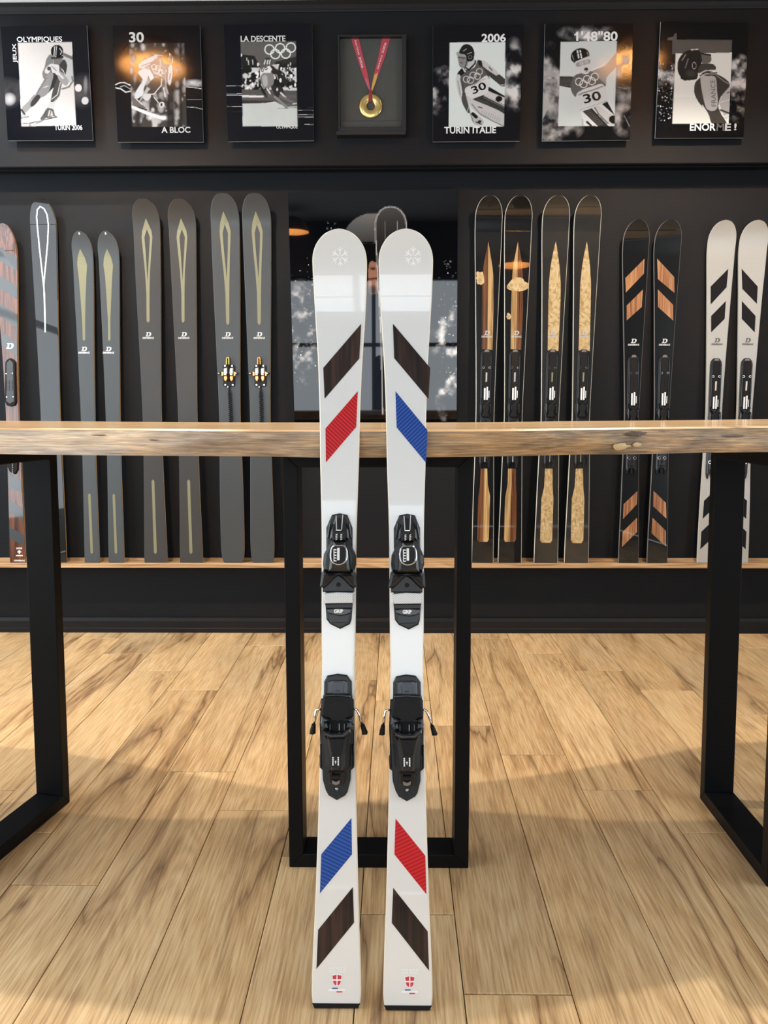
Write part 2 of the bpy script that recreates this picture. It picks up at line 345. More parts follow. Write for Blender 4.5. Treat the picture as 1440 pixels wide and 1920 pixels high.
# table live edge: weathered grey-brown with knots and a split
def live_edge_mat():
    M, nt, p = nm('weathered_live_edge'); L = nt.links.new
    tc = S(nt, 'ShaderNodeTexCoord')
    def mp(sc, loc=(0, 0, 0)):
        m_ = S(nt, 'ShaderNodeMapping'); m_.inputs['Scale'].default_value = sc; m_.inputs['Location'].default_value = loc; L(tc.outputs['Object'], m_.inputs[0]); return m_.outputs[0]
    def nz(sc, det=5, dist=0.0, loc=(0, 0, 0)):
        n = S(nt, 'ShaderNodeTexNoise'); n.inputs['Scale'].default_value = 1; n.inputs['Detail'].default_value = det; n.inputs['Distortion'].default_value = dist; n.inputs['Roughness'].default_value = 0.62
        L(mp(sc, loc), n.inputs['Vector']); return n.outputs['Fac']
    g = nz((10, 40, 260), 6, 0.35)
    big = nz((2.2, 4, 9), 3, 1.0)
    # greyer towards the left end, browner to the right
    sp = S(nt, 'ShaderNodeSeparateXYZ'); L(tc.outputs['Object'], sp.inputs[0])
    mr = S(nt, 'ShaderNodeMapRange'); mr.inputs[1].default_value = -0.6; mr.inputs[2].default_value = 0.5; L(sp.outputs['X'], mr.inputs[0])
    r1 = ramp(nt, [(0.30, (0.30, 0.23, 0.175)), (0.5, (0.50, 0.40, 0.31)), (0.72, (0.72, 0.60, 0.47))]); L(g, r1.inputs[0])
    r2 = ramp(nt, [(0.30, (0.105, 0.068, 0.04)), (0.5, (0.275, 0.185, 0.11)), (0.70, (0.50, 0.35, 0.19))]); L(g, r2.inputs[0])
    mx = S(nt, 'ShaderNodeMix', data_type='RGBA'); L(mr.outputs[0], mx.inputs[0]); L(r1.outputs[0], mx.inputs[6]); L(r2.outputs[0], mx.inputs[7])
    r3 = ramp(nt, [(0.36, (0.50, 0.48, 0.46)), (0.5, (0.95, 0.95, 0.95)), (0.64, (1.55, 1.38, 1.1))]); L(big, r3.inputs[0])
    m2 = S(nt, 'ShaderNodeMix', data_type='RGBA', blend_type='MULTIPLY'); m2.inputs[0].default_value = 0.8; L(mx.outputs[2], m2.inputs[6]); L(r3.outputs[0], m2.inputs[7])
    L(m2.outputs[2], p.inputs['Base Color'])
    p.inputs['Roughness'].default_value = 0.5
    b = S(nt, 'ShaderNodeBump'); b.inputs['Strength'].default_value = 0.35; b.inputs['Distance'].default_value = 0.003
    L(g, b.inputs['Height']); L(b.outputs['Normal'], p.inputs['Normal'])
    return M
M_LIVE = live_edge_mat()
M_KNOT = mat('dark_knot_wood', (0.10, 0.066, 0.043), 0.6, noise=0.5, nscale=90)
M_KNOTPALE = mat('pale_knot_wood', (0.58, 0.42, 0.22), 0.5, noise=0.25, nscale=70)

# ------------------------------------------------------------------ the setting
X0, X1, Y0, Y1 = ROOM
YW = Y1                    # lower wall face
YU = 4.21                  # upper overhanging band
PW, PL = 0.216, 1.442
floor = box('floor', X0, X1, Y0, Y1, -0.06, -0.010, M_FLOORGAP); tag(floor, kind='structure')
JO = {-7: 4.196, -6: 3.931, -5: 3.672, -4: 3.416, -3: 2.63, -2: 2.368, -1: 2.115, 0: 3.302, 1: 3.033, 2: 2.773, 3: 2.509, 4: 2.246, 5: 3.432, 6: 3.161, 7: 2.90, 8: 4.047, 9: 3.78, 10: 3.52, 11: 3.25, 12: 2.99}
for n in range(-8, -15, -1): JO[n] = JO[n+1] + 0.262
GAP = 0.0011
def plank_mesh(w, l, i):
    b = 0.0016; mb = MB()
    x0, x1, y0, y1 = GAP, w-GAP, GAP*1.9, l-GAP*1.9
    vs = [(x0,-0.012,y0),(x1,-0.012,y0),(x1,-0.012,y1),(x0,-0.012,y1),
          (x0,-b*.7,y0),(x1,-b*.7,y0),(x1,-b*.7,y1),(x0,-b*.7,y1),
          (x0+b,0,y0+b),(x1-b,0,y0+b),(x1-b,0,y1-b),(x0+b,0,y1-b)]
    fs = [(8,9,10,11)]
    for k in range(4):
        j = (k+1) % 4; fs += [(4+k, 4+j, 8+j, 8+k), (k, j, 4+j, 4+k)]
    # local: x across, z along, y up -> rotated when placed
    me = bpy.data.meshes.new('plank'); me.from_pydata(vs, [], [f[::-1] for f in fs]); me.materials.append(M_OAK); me.update(); return me
_pm = {}
for n in range(-14, 13):
    y = JO[n]
    while y > -0.3: y -= PL
    while y < Y1:
        a, b_ = max(y, -0.9), min(y+PL, Y1-0.004)
        if b_-a > 0.03 and n*PW > X0 and (n+1)*PW < X1:
            key = round(b_-a, 3)
            if key not in _pm: _pm[key] = plank_mesh(PW, b_-a, n)
            o = bpy.data.objects.new('plank', _pm[key]); o.location = (n*PW, b_, 0.0); o.rotation_euler = (math.pi/2, 0, 0)
            o.parent = floor; COL.objects.link(o)
        y += PL

def wall_with_hole(name, axis, pos, thick, a0, a1, hole, m_):
    mb = MB(); h0, h1, z0, z1 = hole
    def bx(p0, p1, q0, q1):
        if p1-p0 < 1e-4 or q1-q0 < 1e-4: return
        if axis == 'y': mb.box(p0, p1, pos, pos+thick, q0, q1)
        else: mb.box(pos, pos+thick, p0, p1, q0, q1)
    bx(a0, h0, 0, ZC); bx(h1, a1, 0, ZC); bx(h0, h1, 0, z0); bx(h0, h1, z1, ZC)
    return tag(mb.build(name, m_), kind='structure')
# display wall: lower panel, overhanging upper band, mouldings
tag(box('wall_back', X0, X1, YW, YW+0.12, -0.01, ZM, M_WALL), kind='structure')
tag(box('wall_above', X0, X1, YU-0.012, YW+0.12, ZM+0.0005, ZC, M_CEIL), kind='structure')
ZB = at(720, 310, YU).z
mb = MB()
prof = [(YU, ZB+0.004), (YU+0.004, ZB), (YU+0.045, ZB), (YU+0.045, ZB-0.004), (YU+0.06, ZB-0.004), (YU+0.06, ZB), (YW+0.02, ZB), (YW+0.02, ZM), (YU, ZM)]
vs = [(x, y, z) for x in (X0, X1) for (y, z) in prof]; n_ = len(prof)
mb.add(vs, [tuple(range(n_)), tuple(range(2*n_-1, n_-1, -1))] + [(i, (i+1) % n_, n_+(i+1) % n_, n_+i) for i in range(n_)])
tag(mb.build('wall_upper', M_WALL), kind='structure')
def extrude_x(name, prof, m_, x0=X0, x1=X1, parent=None, smooth=False):
    mb = MB(); n_ = len(prof)
    mb.add([(x, y, z) for x in (x0, x1) for (y, z) in prof], [tuple(range(n_)), tuple(range(2*n_-1, n_-1, -1))] + [(i, (i+1) % n_, n_+(i+1) % n_, n_+i) for i in range(n_)])
    return mb.build(name, m_, parent, smooth)
tag(extrude_x('trim_1', [(YU+0.001, ZM), (YU+0.001, ZM-0.042), (YU-0.004, ZM-0.040), (YU-0.006, ZM-0.034), (YU-0.010, ZM-0.028), (YU-0.016, ZM-0.014), (YU-0.030, ZM-0.002), (YU-0.030, ZM)], M_TRIM), kind='structure')
zb = [at(300, v, 4.311).z for v in (1158.5, 1164.5, 1178)]
tag(extrude_x('baseboard_back', [(YW+0.001, 0), (4.305, 0), (4.305, zb[2]), (4.309, zb[2]+0.003), (4.309, zb[1]), (4.316, zb[0]), (YW+0.001, zb[0])], M_TRIM), kind='structure')
tag(box('ceiling', X0, X1, Y0, Y1, ZC, ZC+0.1, M_CEILGREY), kind='structure')
wall_with_hole('wall_front', 'y', Y0-0.12, 0.12, X0, X1, WIN_BACK, M_WALL)
wall_with_hole('wall_left', 'x', X0-0.12, 0.12, Y0, Y1, WIN_LEFT, M_WALL)
wall_with_hole('wall_right', 'x', X1, 0.12, Y0, Y1, WIN_RIGHT_ADDED, M_WALL)
def window(name, axis, pos, hole, nx, zs):
    w = empty(name); tag(w, kind='structure')
    h0, h1, z0, z1 = hole; t = 0.05
    def bx(nm_, p0, p1, q0, q1):
        if axis == 'y': box(nm_, p0, p1, pos-0.03, pos+0.03, q0, q1, M_STEEL, w, 0.004)
        else: box(nm_, pos-0.03, pos+0.03, p0, p1, q0, q1, M_STEEL, w, 0.004)
    bx('window_frame', h0, h0+t, z0, z1); bx('window_frame', h1-t, h1, z0, z1); bx('window_frame', h0+t, h1-t, z0, z0+t); bx('window_frame', h0+t, h1-t, z1-t, z1)
    for i in range(1, nx):
        x = h0 + (h1-h0)*i/nx; bx('mullion', x-t/2, x+t/2, z0+t, z1-t)
    for z in zs: bx('transom', h0+t, h1-t, z-t/2, z+t/2)
window('window_1', 'y', Y0-0.06, WIN_BACK, 3, [1.9])
window('window_2', 'x', X0-0.06, WIN_LEFT, 3, [2.1])
window('added_window', 'x', X1+0.06, WIN_RIGHT_ADDED, 2, [2.1])  # added with its opening for more light on the floor

# wooden ski shelf along the wall
YS = 4.232
ZS = at(300, 1056.2, YS).z; ZS0 = at(300, 1065.0, YS).z
sh = mk('ski_shelf', [], [], M_SHELF)
bpy.data.objects.remove(sh)
shelf = MB(); shelf.box(X0+0.01, X1-0.01, YS, YW-0.001, ZS0, ZS, 0.002)
shelf = shelf.build('ski_shelf', M_SHELF)
tag(shelf, 'long narrow oak ledge on the black wall carrying the row of skis', 'shelf')
box('back_lip', X0+0.01, X1-0.01, YW-0.012, YW-0.001, ZS, ZS+0.012, M_SHELF, shelf)

# ------------------------------------------------------------------ bar table
ZT, ZBOT = 1.237*0.9, 1.17*0.9
FRONT = [(-1.9, 2.10, 2.09), (-1.2, 2.05, 2.05), (-0.8405, 2.0081, 1.9993), (-0.6295, 1.9762, 1.9544), (-0.4392, 1.9171, 1.9315), (-0.2162, 1.8550, 1.8987), (-0.0794, 1.8380, 1.8592), (0.0561, 1.8330, 1.8569), (0.214, 1.8420, 1.8723), (0.3259, 1.8520, 1.8981), (0.4782, 1.9184, 1.9437), (0.6334, 1.971, 1.9709), (0.7655, 2.0063, 2.0098), (0.96, 2.0622, 2.0491), (1.3, 2.11, 2.10), (1.9, 2.15, 2.13)]
BACK = [(-1.9, 2.95), (-1.2149, 2.8267), (-0.8968, 2.7226), (-0.6352, 2.6285), (-0.3282, 2.5464), (-0.1395, 2.5229), (0.0473, 2.4966), (0.2613, 2.5042), (0.4215, 2.5505), (0.6277, 2.6433), (0.838, 2.7037), (1.0249, 2.7695), (1.3055, 2.8757), (1.9, 2.95)]
def pchip(xs, ys, q):
    xs = np.array(xs, float); ys = np.array(ys, float); q = np.clip(np.array(q, float), xs[0], xs[-1])
    h = np.diff(xs); d = np.diff(ys)/h; mm = np.zeros(len(xs))
    for i in range(1, len(xs)-1):
        mm[i] = 0 if d[i-1]*d[i] <= 0 else 2*d[i-1]*d[i]/(d[i-1]+d[i])
    mm[0], mm[-1] = d[0], d[-1]
    i = np.clip(np.searchsorted(xs, q)-1, 0, len(xs)-2); t = (q-xs[i])/h[i]
    return (2*t**3-3*t**2+1)*ys[i] + (t**3-2*t**2+t)*h[i]*mm[i] + (-2*t**3+3*t**2)*ys[i+1] + (t**3-t**2)*h[i]*mm[i+1]
table = empty('bar_table', (0, 2.3, 0))
tag(table, 'long live-edge wooden bar table on black steel frames, skis leaning on it', 'table')
NX = 240
tx = np.linspace(-1.9, 1.9, NX)
yt = pchip([a[0] for a in FRONT], [a[1] for a in FRONT], tx); yb = pchip([a[0] for a in FRONT], [a[2] for a in FRONT], tx)
yk = pchip([a[0] for a in BACK], [a[1] for a in BACK], tx)
def fbm(x, y, seed=0):
    r = np.random.RandomState(seed); out = 0*x
    for o in range(5):
        f = 2.0**o; p = r.rand(4)*6.28
        out = out + (np.sin(f*x*3.1+p[0]+1.7*np.sin(f*y*2.3+p[1])) * np.cos(f*y*2.7+p[2]+1.3*np.sin(f*x*1.9+p[3])))/f
    return out
NZ = 14
vs = []; fs = []
for j in range(NZ):
    t = j/(NZ-1)
    for i in range(NX):
        y = yt[i]*(1-t) + yb[i]*t
        bul = 0.006*math.sin(math.pi*t)
        rough = 0.0028*fbm(np.array(tx[i]*4.0), np.array(t*2.2), 3)*math.sin(math.pi*min(1, t*1.2+0.1))
        z = ZT-0.004-(ZT-ZBOT-0.004)*t
        vs.append((tx[i], y - bul + float(rough) - 2.3 + 0.001, z))
for j in range(NZ-1):
    for i in range(NX-1):
        a = j*NX+i; fs.append((a, a+NX, a+NX+1, a+1))
mk('live_edge', vs, fs, M_LIVE, table, True)
vs = []; fs = []
for i in range(NX):
    x = tx[i]
    vs += [(x, yt[i]-2.3, ZT-0.004), (x, yt[i]+0.007-2.3, ZT), (x, yk[i]-0.004-2.3, ZT), (x, yk[i]-2.3, ZT-0.004), (x, yk[i]-2.3, ZBOT), (x, yb[i]-2.3, ZBOT)]
for i in range(NX-1):
    for k in range(5):
        a = i*6+k; fs.append((a, a+6, a+7, a+1))
fs += [tuple(range(6)), tuple(reversed(range((NX-1)*6, NX*6)))]
fs = [f[::-1] for f in fs]
mk('tabletop', vs, fs, M_SLAB, table)
def knot(u, v, rx, rz, m_, seed):
    c = fl(u, v, ZT-0.03)
    p = at(u, v, float(pchip([a[0] for a in FRONT], [a[1] for a in FRONT], [c.x])[0]))
    yy = lambda x: float(pchip([a[0] for a in FRONT], [(a[1]+a[2])/2 for a in FRONT], [x])[0])
    r = random.Random(seed); n = 22; vs = [(p.x, yy(p.x)-0.0105-2.3, p.z)]
    for k in range(n):
        t = 2*math.pi*k/n; q = 1+r.uniform(-.22, .22)
        x = p.x+rx*q*math.cos(t); z = p.z+rz*q*math.sin(t)
        tt = (ZT-z)/(ZT-ZBOT); y = yt_at(x)*(1-tt)+yb_at(x)*tt
        vs.append((x, y-0.0078*math.sin(math.pi*max(0, min(1, tt)))-2.3-0.0012, z))
    mk('knot', vs, [(0, 1+(k+1) % n, 1+k) for k in range(n)], m_, table, True)
yt_at = lambda x: float(np.interp(x, tx, yt)); yb_at = lambda x: float(np.interp(x, tx, yb))
knot(1184, 812, 0.026, 0.006, M_KNOT, 1)
knot(1168, 838, 0.020, 0.0075, M_KNOTPALE, 2)
knot(1196, 834, 0.010, 0.005, M_KNOTPALE, 6)
knot(196, 814.5, 0.018, 0.0014, M_KNOT, 3)
knot(292, 824.5, 0.014, 0.0012, M_KNOT, 4)
knot(1366, 817, 0.028, 0.0022, M_KNOT, 5)
# frames: 36 x 90 mm steel tube, mitred rectangles
TT, TD = 0.036, 0.090
def frame(corner, direction, length, zt, inner=1, tilt=0.0, TD=TD):
    """rectangle in the vertical plane through corner along direction; depth TD to the side"""
    f = empty('leg_frame', (corner[0], corner[1]-2.3, 0), table)
    a = math.atan2(direction[1], direction[0]); f.rotation_euler = (tilt, 0, a)
    D0, D1 = (0, TD) if inner > 0 else (-TD, 0)
    b = 0.002
    def mitre(nm_, pts, w):   # pts: quad in (l,z)
        mb = MB(); (l0, z0), (l1, z1), (l2, z2), (l3, z3) = pts
        vs = [(l, d, z) for d in (D0, D1) for (l, z) in pts]
        mb.add(vs, [(0,1,2,3), (7,6,5,4)] + [(i, (i+1) % 4, 4+(i+1) % 4, 4+i) for i in range(4)])
        o = mb.build(nm_, M_STEEL, f)
        bv = o.modifiers.new('edge', 'BEVEL'); bv.width = 0.0018; bv.segments = 2; bv.limit_method = 'ANGLE'
    L = length
    mitre('post', [(0, 0), (TT, TT), (TT, zt-TT), (0, zt)], 0)
    mitre('post', [(L, 0), (L, zt), (L-TT, zt-TT), (L-TT, TT)], 0)
    mitre('foot_bar', [(0, 0), (L, 0), (L-TT, TT), (TT, TT)], 0)
    mitre('top_bar', [(0, zt), (TT, zt-TT), (L-TT, zt-TT), (L, zt)], 0)
    return f
zf = ZBOT-0.0005
frame((-0.1895, 2.0585), (1, 0), 0.454, zf)
frame((-0.8825, 2.4134), (-0.0562, -0.3249), 0.454, zf, -1, -0.0135, 0.085)
frame((0.9849, 2.4554), (-0.0022, -0.4184), 0.474, zf, 1, 0.0135, 0.085)

# ------------------------------------------------------------------ lettering
_tc = {}
def text2d(s, bold=0.0):
    """filled outline of the text: verts (x,y) normalised to cap height 1, starting at x=0"""
    k = (s, bold)
    if k in _tc: return _tc[k]
    cu = bpy.data.curves.new('t', 'FONT'); cu.body = s; cu.size = 1.0; cu.resolution_u = 3; cu.offset = bold; cu.fill_mode = 'FRONT'
    o = bpy.data.objects.new('t', cu); COL.objects.link(o)
    dg = bpy.context.evaluated_depsgraph_get()
    me = bpy.data.meshes.new_from_object(o.evaluated_get(dg))
    vs = [(v.co.x, v.co.y) for v in me.vertices]; fs = [tuple(p.vertices) for p in me.polygons]
    bpy.data.objects.remove(o); bpy.data.curves.remove(cu); bpy.data.meshes.remove(me)
    x0 = min(v[0] for v in vs); y0 = min(v[1] for v in vs); y1 = max(v[1] for v in vs); h = y1-y0
    vs = [((a-x0)/h, (b-y0)/h) for a, b in vs]; w = max(v[0] for v in vs)
    _tc[k] = (vs, fs, w); return _tc[k]
# slab-serif italic capital D of the ski mark
def mark_D():
    outer = [(0, 0), (0.62, 0), (0.86, 0.10), (0.98, 0.30), (1.0, 0.5), (0.98, 0.70), (0.86, 0.90), (0.62, 1.0), (0, 1.0), (0, 0.86), (0.14, 0.86), (0.14, 0.14), (0, 0.14)]
    inner = [(0.36, 0.15), (0.36, 0.85), (0.54, 0.84), (0.68, 0.72), (0.73, 0.5), (0.68, 0.28), (0.54, 0.16)]
    cu_v = [(x*1.25+0.22*y, y) for x, y in outer+inner]
    # bridge the hole: strips by hand
    o = lambda i: i
    n = 13
    f = [(0, 1, n+6, n+0), (1, 2, n+6), (2, 3, n+5, n+6), (3, 4, n+4, n+5), (4, 5, n+3, n+4), (5, 6, n+2, n+3), (6, 7, n+2), (7, 8, n+1, n+2), (8, 9, 10, n+1), (10, 11, n+0, n+1), (11, 12, 0, n+0)]
    return cu_v, f, 1.47

# ------------------------------------------------------------------ ski builder
class Ski:
    def __init__(s, name, tail, tip, length, widths, thick, bend_len, bend_h, m_top, m_side, rim=False):
        """tail, tip: world points of the topsheet's centre line; widths: [(s, width)]"""
        s.O = Vector(tail); D = (Vector(tip)-s.O).normalized(); s.D = D
        xa = Vector((1, 0, 0)); xa = (xa - D*xa.dot(D)).normalized(); s.X = xa; s.Y = D.cross(xa)
        s.len = length; s.bl, s.bh = bend_len, bend_h
        s.root = empty(name)
        mt = Matrix.Identity(4)
        for i in range(3):
            mt[i][0] = s.X[i]; mt[i][1] = s.Y[i]; mt[i][2] = s.D[i]; mt[i][3] = s.O[i]
        s.root.matrix_world = mt
        # stations
        ss = list(np.linspace(0, 0.02, 5)) + list(np.linspace(0.03, length-0.16, 46)) + list(length-0.16+0.16*np.sin(np.linspace(0, math.pi/2, 30)))[1:]
        ss[-1] = length
        w = pchip([a[0] for a in widths], [a[1] for a in widths], ss)/2
        s.w = lambda q: float(np.interp(q, ss, w))
        N = len(ss); bv = 0.0022
        vt = []; ft = []
        K = 7
        for i in range(N):
            hw = max(w[i]-bv, 0.0008)
            for k in range(K):
                x = -hw + 2*hw*k/(K-1); vt.append(s.P(x, ss[i], 0))
        for i in range(N-1):
            for k in range(K-1):
                a = i*K+k; ft.append((a, a+1, a+K+1, a+K))
        s.top = mk('topsheet', vt, ft, m_top, s.root, True)
        th = lambda q: thick*(0.55+0.45*math.sin(math.pi*min(1, max(0, q/length))**0.9)) 
        vc = []; fc = []; fm = []
        for i in range(N):
            hw = max(w[i]-bv, 0.0008); t = th(ss[i])
            for x, n_ in ((-hw, 0), (-w[i], -bv*0.7), (-w[i], -t), (w[i], -t), (w[i], -bv*0.7), (hw, 0)): vc.append(s.P(x, ss[i], n_))
        for i in range(N-1):
            for k in range(5):
                a = i*6+k; fc.append((a, a+1, a+7, a+6)); fm.append((0 if rim else 2, 0, 1, 0, 0 if rim else 2)[k])
        fc.append(tuple(range(6))); fm.append(0); fc.append(tuple(reversed(range((N-1)*6, N*6)))); fm.append(0)
        mk('core', vc, [f[::-1] for f in fc], [m_side, M_BLACKBASE, m_top], s.root, False, fm)
    def bend(s, q):
        t = (q-(s.len-s.bl))/s.bl
        return s.bh*t*t if t > 0 else 0.0
    def P(s, x, q, n):
        return (x, -n - s.bend(q), q)
    def loc(s, u, v, n=0.0):
        d = ray(u, v); o = s.O - s.Y*n
        t = (o-CAM).dot(s.Y)/d.dot(s.Y); p = CAM + d*t - s.O
        return p.dot(s.X), p.dot(s.D)
    def flat(s, name, polys, m_, n=0.0006, parent=None, fs=None, label=None):
        """thin raised inlay; polys: list of outlines in (x,s) or verts+faces"""
        vs = []; ff = []
        if fs is not None:
            o = 0
            vs = [s.P(x, q, n) for x, q in polys]; ff = [tuple(f) for f in fs]
        else:
            for pl in polys:
                o = len(vs); vs += [s.P(x, q, n) for x, q in pl]; k = len(pl); ff.append(tuple(range(o, o+k)))
                vs += [s.P(x, q, -0.0003) for x, q in pl]
                ff += [(o+i, o+k+i, o+k+(i+1) % k, o+(i+1) % k) for i in range(k)]
        me = mk(name, vs, ff, m_, parent or s.root)
        import bmesh
        bm = bmesh.new(); bm.from_mesh(me.data)
        bmesh.ops.recalc_face_normals(bm, faces=bm.faces)
        bmesh.ops.triangulate(bm, faces=[f for f in bm.faces if len(f.verts) > 4])
        bm.to_mesh(me.data); bm.free()
        for p in me.data.polygons:
            pass
        if label: me['label'] = label
        return me
    def text(s, string, cx, q, h, m_, bold=0.0, width=None, shear=0.0, n=0.0008, name='lettering', rot=0.0, parent=None):
        vs, fs, w = text2d(string, bold); kx = h if width is None else width/w
        out = []
        for a, b in vs:
            x = (a-w/2)*kx + shear*b*h; y = (b-0.5)*h
            out.append((cx+x*math.cos(rot)-y*math.sin(rot), q+x*math.sin(rot)+y*math.cos(rot)))
        return s.flat(name, out, m_, n, parent, fs)
    def mark(s, cx, q, h, m_, word_w, gap=0.4, word_h=0.28, wm=None):
        vs, fs, w = mark_D(); k = h
        s.flat('emblem', [(cx+(a-w/2)*k, q+(b-0.5)*k) for a, b in vs], m_, 0.0008, None, [f[::-1] for f in fs])
        s.text('DENERIAZ', cx, q-h*(0.5+gap+word_h/2), h*word_h, wm or m_, 0.03, word_w, 0.15)
    def prism(s, name, outline, n0, n1, m_, parent=None, ch=0.0, taper=0.0, n1b=None, smooth=False, loc0=None):
        """outline (x,s) list extruded from height n0 to n1 above the topsheet; ch: top chamfer; n1b: height at the last (lower) end"""
        k = len(outline); cx = sum(p[0] for p in outline)/k; cs = sum(p[1] for p in outline)/k
        s0 = min(p[1] for p in outline); s1 = max(p[1] for p in outline)
        area = sum(outline[i][0]*outline[(i+1) % k][1]-outline[(i+1) % k][0]*outline[i][1] for i in range(k))
        sg = 1 if area > 0 else -1
        def inset(d):
            out = []
            for i in range(k):
                p0 = Vector(outline[i-1]); p1 = Vector(outline[i]); p2 = Vector(outline[(i+1) % k])
                e1 = (p1-p0).normalized(); e2 = (p2-p1).normalized()
                n_1 = Vector((-e1.y, e1.x))*sg; n_2 = Vector((-e2.y, e2.x))*sg
                b = n_1+n_2
                if b.length < 1e-6: b = n_1
                b = b.normalized(); c = max(0.45, b.dot(n_1)); out.append(p1+b*(d/c))
            return out
        def hh(q):
            if n1b is None: return n1
            return n1b + (n1-n1b)*(q-s0)/max(1e-6, s1-s0)
        rings = [[(p[0], p[1], n0) for p in outline]]
        if ch > 0:
            ob = inset(taper) if taper else [Vector(p) for p in outline]
            rings.append([(p[0], p[1], hh(p[1])-ch) for p in ob]); oi_ = inset(taper+ch); rings.append([(p[0], p[1], hh(p[1])) for p in oi_])
        else:
            ob = inset(taper) if taper else outline
            rings.append([(p[0], p[1], hh(p[1])) for p in ob])
        vs = [s.P(x, q, n) for r in rings for (x, q, n) in r]; fs = []
        for r in range(len(rings)-1):
            for i in range(k):
                fs.append((r*k+i, r*k+(i+1) % k, (r+1)*k+(i+1) % k, (r+1)*k+i))
        fs.append(tuple((len(rings)-1)*k+i for i in range(k))); fs.append(tuple(range(k))[::-1])
        o = mk(name, vs, fs, m_, parent or s.root)
        import bmesh
        bm = bmesh.new(); bm.from_mesh(o.data); bmesh.ops.recalc_face_normals(bm, faces=bm.faces); bm.to_mesh(o.data); bm.free()
        return o
def disc(cx, cs, r, n=12, sq=1.0):
    return [(cx+r*math.cos(2*math.pi*k/n), cs+r*sq*math.sin(2*math.pi*k/n)) for k in range(n)]
def arc_smooth(pts, n=6):
    """closed Catmull-Rom through the points"""
    out = []; k = len(pts)
    for i in range(k):
        p0, p1, p2, p3 = [Vector(pts[(i+j-1) % k]) for j in range(4)]
        for t in np.linspace(0, 1, n, endpoint=False):
            out.append(tuple(0.5*((2*p1)+(p2-p0)*t+(2*p0-5*p1+4*p2-p3)*t*t+(3*p1-p0-3*p2+p3)*t**3)))
    return out
# ------------------------------------------------------------------ the white pair in front
def locfn(tail, tip):
    O = Vector(tail); D = (Vector(tip)-O).normalized(); xa = Vector((1, 0, 0)); xa = (xa-D*xa.dot(D)).normalized(); Y = D.cross(xa)
    def f(u, v):
        d = ray(u, v); t = (O-CAM).dot(Y)/d.dot(Y); p = CAM+d*t-O; return p.dot(xa), p.dot(D)
    return f
def widths_px(f, rows, tipuv, tail_w=None):
    out = []
    for v, l, r in rows:
        a = f(l, v); b = f(r, v); out.append(((a[1]+b[1])/2, b[0]-a[0]))
    return sorted(out)
def round_tip(wd, smax, length, n=9, pw=2.0):
    """continue the widest station at smax to the tip as a superellipse"""
    w0 = wd[-1][1]
    for t in np.linspace(0.12, 1, n):
        k = math.sin(t*math.pi/2); wd.append((smax+(length-smax)*k, max(0.004, w0*(1-k**pw)**(1/pw))))
    return wd

def main_ski(tail, tipX, rows, tipv, cx, label):
    lean = math.atan((1.820-tail[1])/ZT)
    tip = (tipX, tail[1]+math.sin(lean)*1.6, tail[2]+math.cos(lean)*1.6)
    f = locfn(tail, tip)
    L = f(cx, tipv)[1]-0.031
    wd = []
    for q, w in widths_px(f, rows, None):
        b = 0.066*max(0, (q-(L-0.21))/0.21)**2; wd.append((q-0.47*b, w*(1-b/1.95)))
    smax = wd[-1][0]
    wd = [(0.0, wd[0][1]-0.001)] + wd
    wd = round_tip(wd, smax, L)
    s = Ski('ski', tail, tip, L, wd, 0.013, 0.21, 0.066, M_WHITE, M_CREAMSIDE, True)
    tag(s.root, label, 'ski', 'white skis leaning on the table')
    return s
rowsL = [(1885, 586, 674.5), (1860, 583.4, 676.4), (1800, 585, 675), (1700, 589, 671), (1500, 596, 666.5), (1240, 603, 664.6), (1200, 603.8, 667), (1000, 604.5, 670), (926, 603, 672), (860, 602, 675), (780, 601, 676.6), (690, 599, 680.7), (600, 594.7, 687.4), (540, 590.6, 689.8), (483, 588.3, 691)]
skL = main_ski((-0.0352, 1.5459, 0.0035), -0.0375, rowsL, 428, 640, 'white ski with red stripe above its binding, left of the pair leaning on the table')
rowsR = [(v+2.5 if v > 1000 else v, l+134.6+(1.5 if v > 1400 else 0), r+134.6+(1.5 if v > 1400 else 0)) for v, l, r in rowsL]
skR = main_ski((0.1042, 1.5415, 0.0035), 0.1020, rowsR, 428, 774, 'white ski with blue stripe above its binding, right of the pair leaning on the table')
def inset_poly(s, pts, m_, label=None, n=0.0005):
    return s.flat('stripe_inlay', [[s.loc(*p) for p in pts]], m_, n, None, None, label)
inset_poly(skL, [(677.2,607.6),(673.7,672.4),(608.7,747.6),(606.1,689.9)], M_EBONY, 'dark wood stripe')
inset_poly(skL, [(670.8,733.6),(667.9,800.6),(611,867.1),(610.2,803.6)], M_RED_UP, 'red stripe')
inset_poly(skL, [(658.9,1533.9),(660,1601.7),(599.8,1675),(602.4,1601.7)], M_BLUE_LO, 'blue stripe')
inset_poly(skL, [(661.7,1663),(663.9,1729.8),(593.3,1816.8),(596.5,1743.3)], M_EBONY, 'dark wood stripe')
inset_poly(skR, [(736.7,607.6),(739,671.5),(803.5,748.2),(806.7,689.9)], M_EBONY, 'dark wood stripe')
inset_poly(skR, [(741.4,733.6),(743.7,801.5),(798.8,867.7),(801.4,806.5)], M_BLUE_UP, 'blue stripe')
inset_poly(skR, [(741.6,1535),(797.4,1604.6),(799.6,1676.8),(739.4,1601.7)], M_RED_LO, 'red stripe')
inset_poly(skR, [(737.2,1664.6),(801.8,1746.2),(804.4,1819.9),(734.4,1730.2)], M_EBONY, 'dark wood stripe')
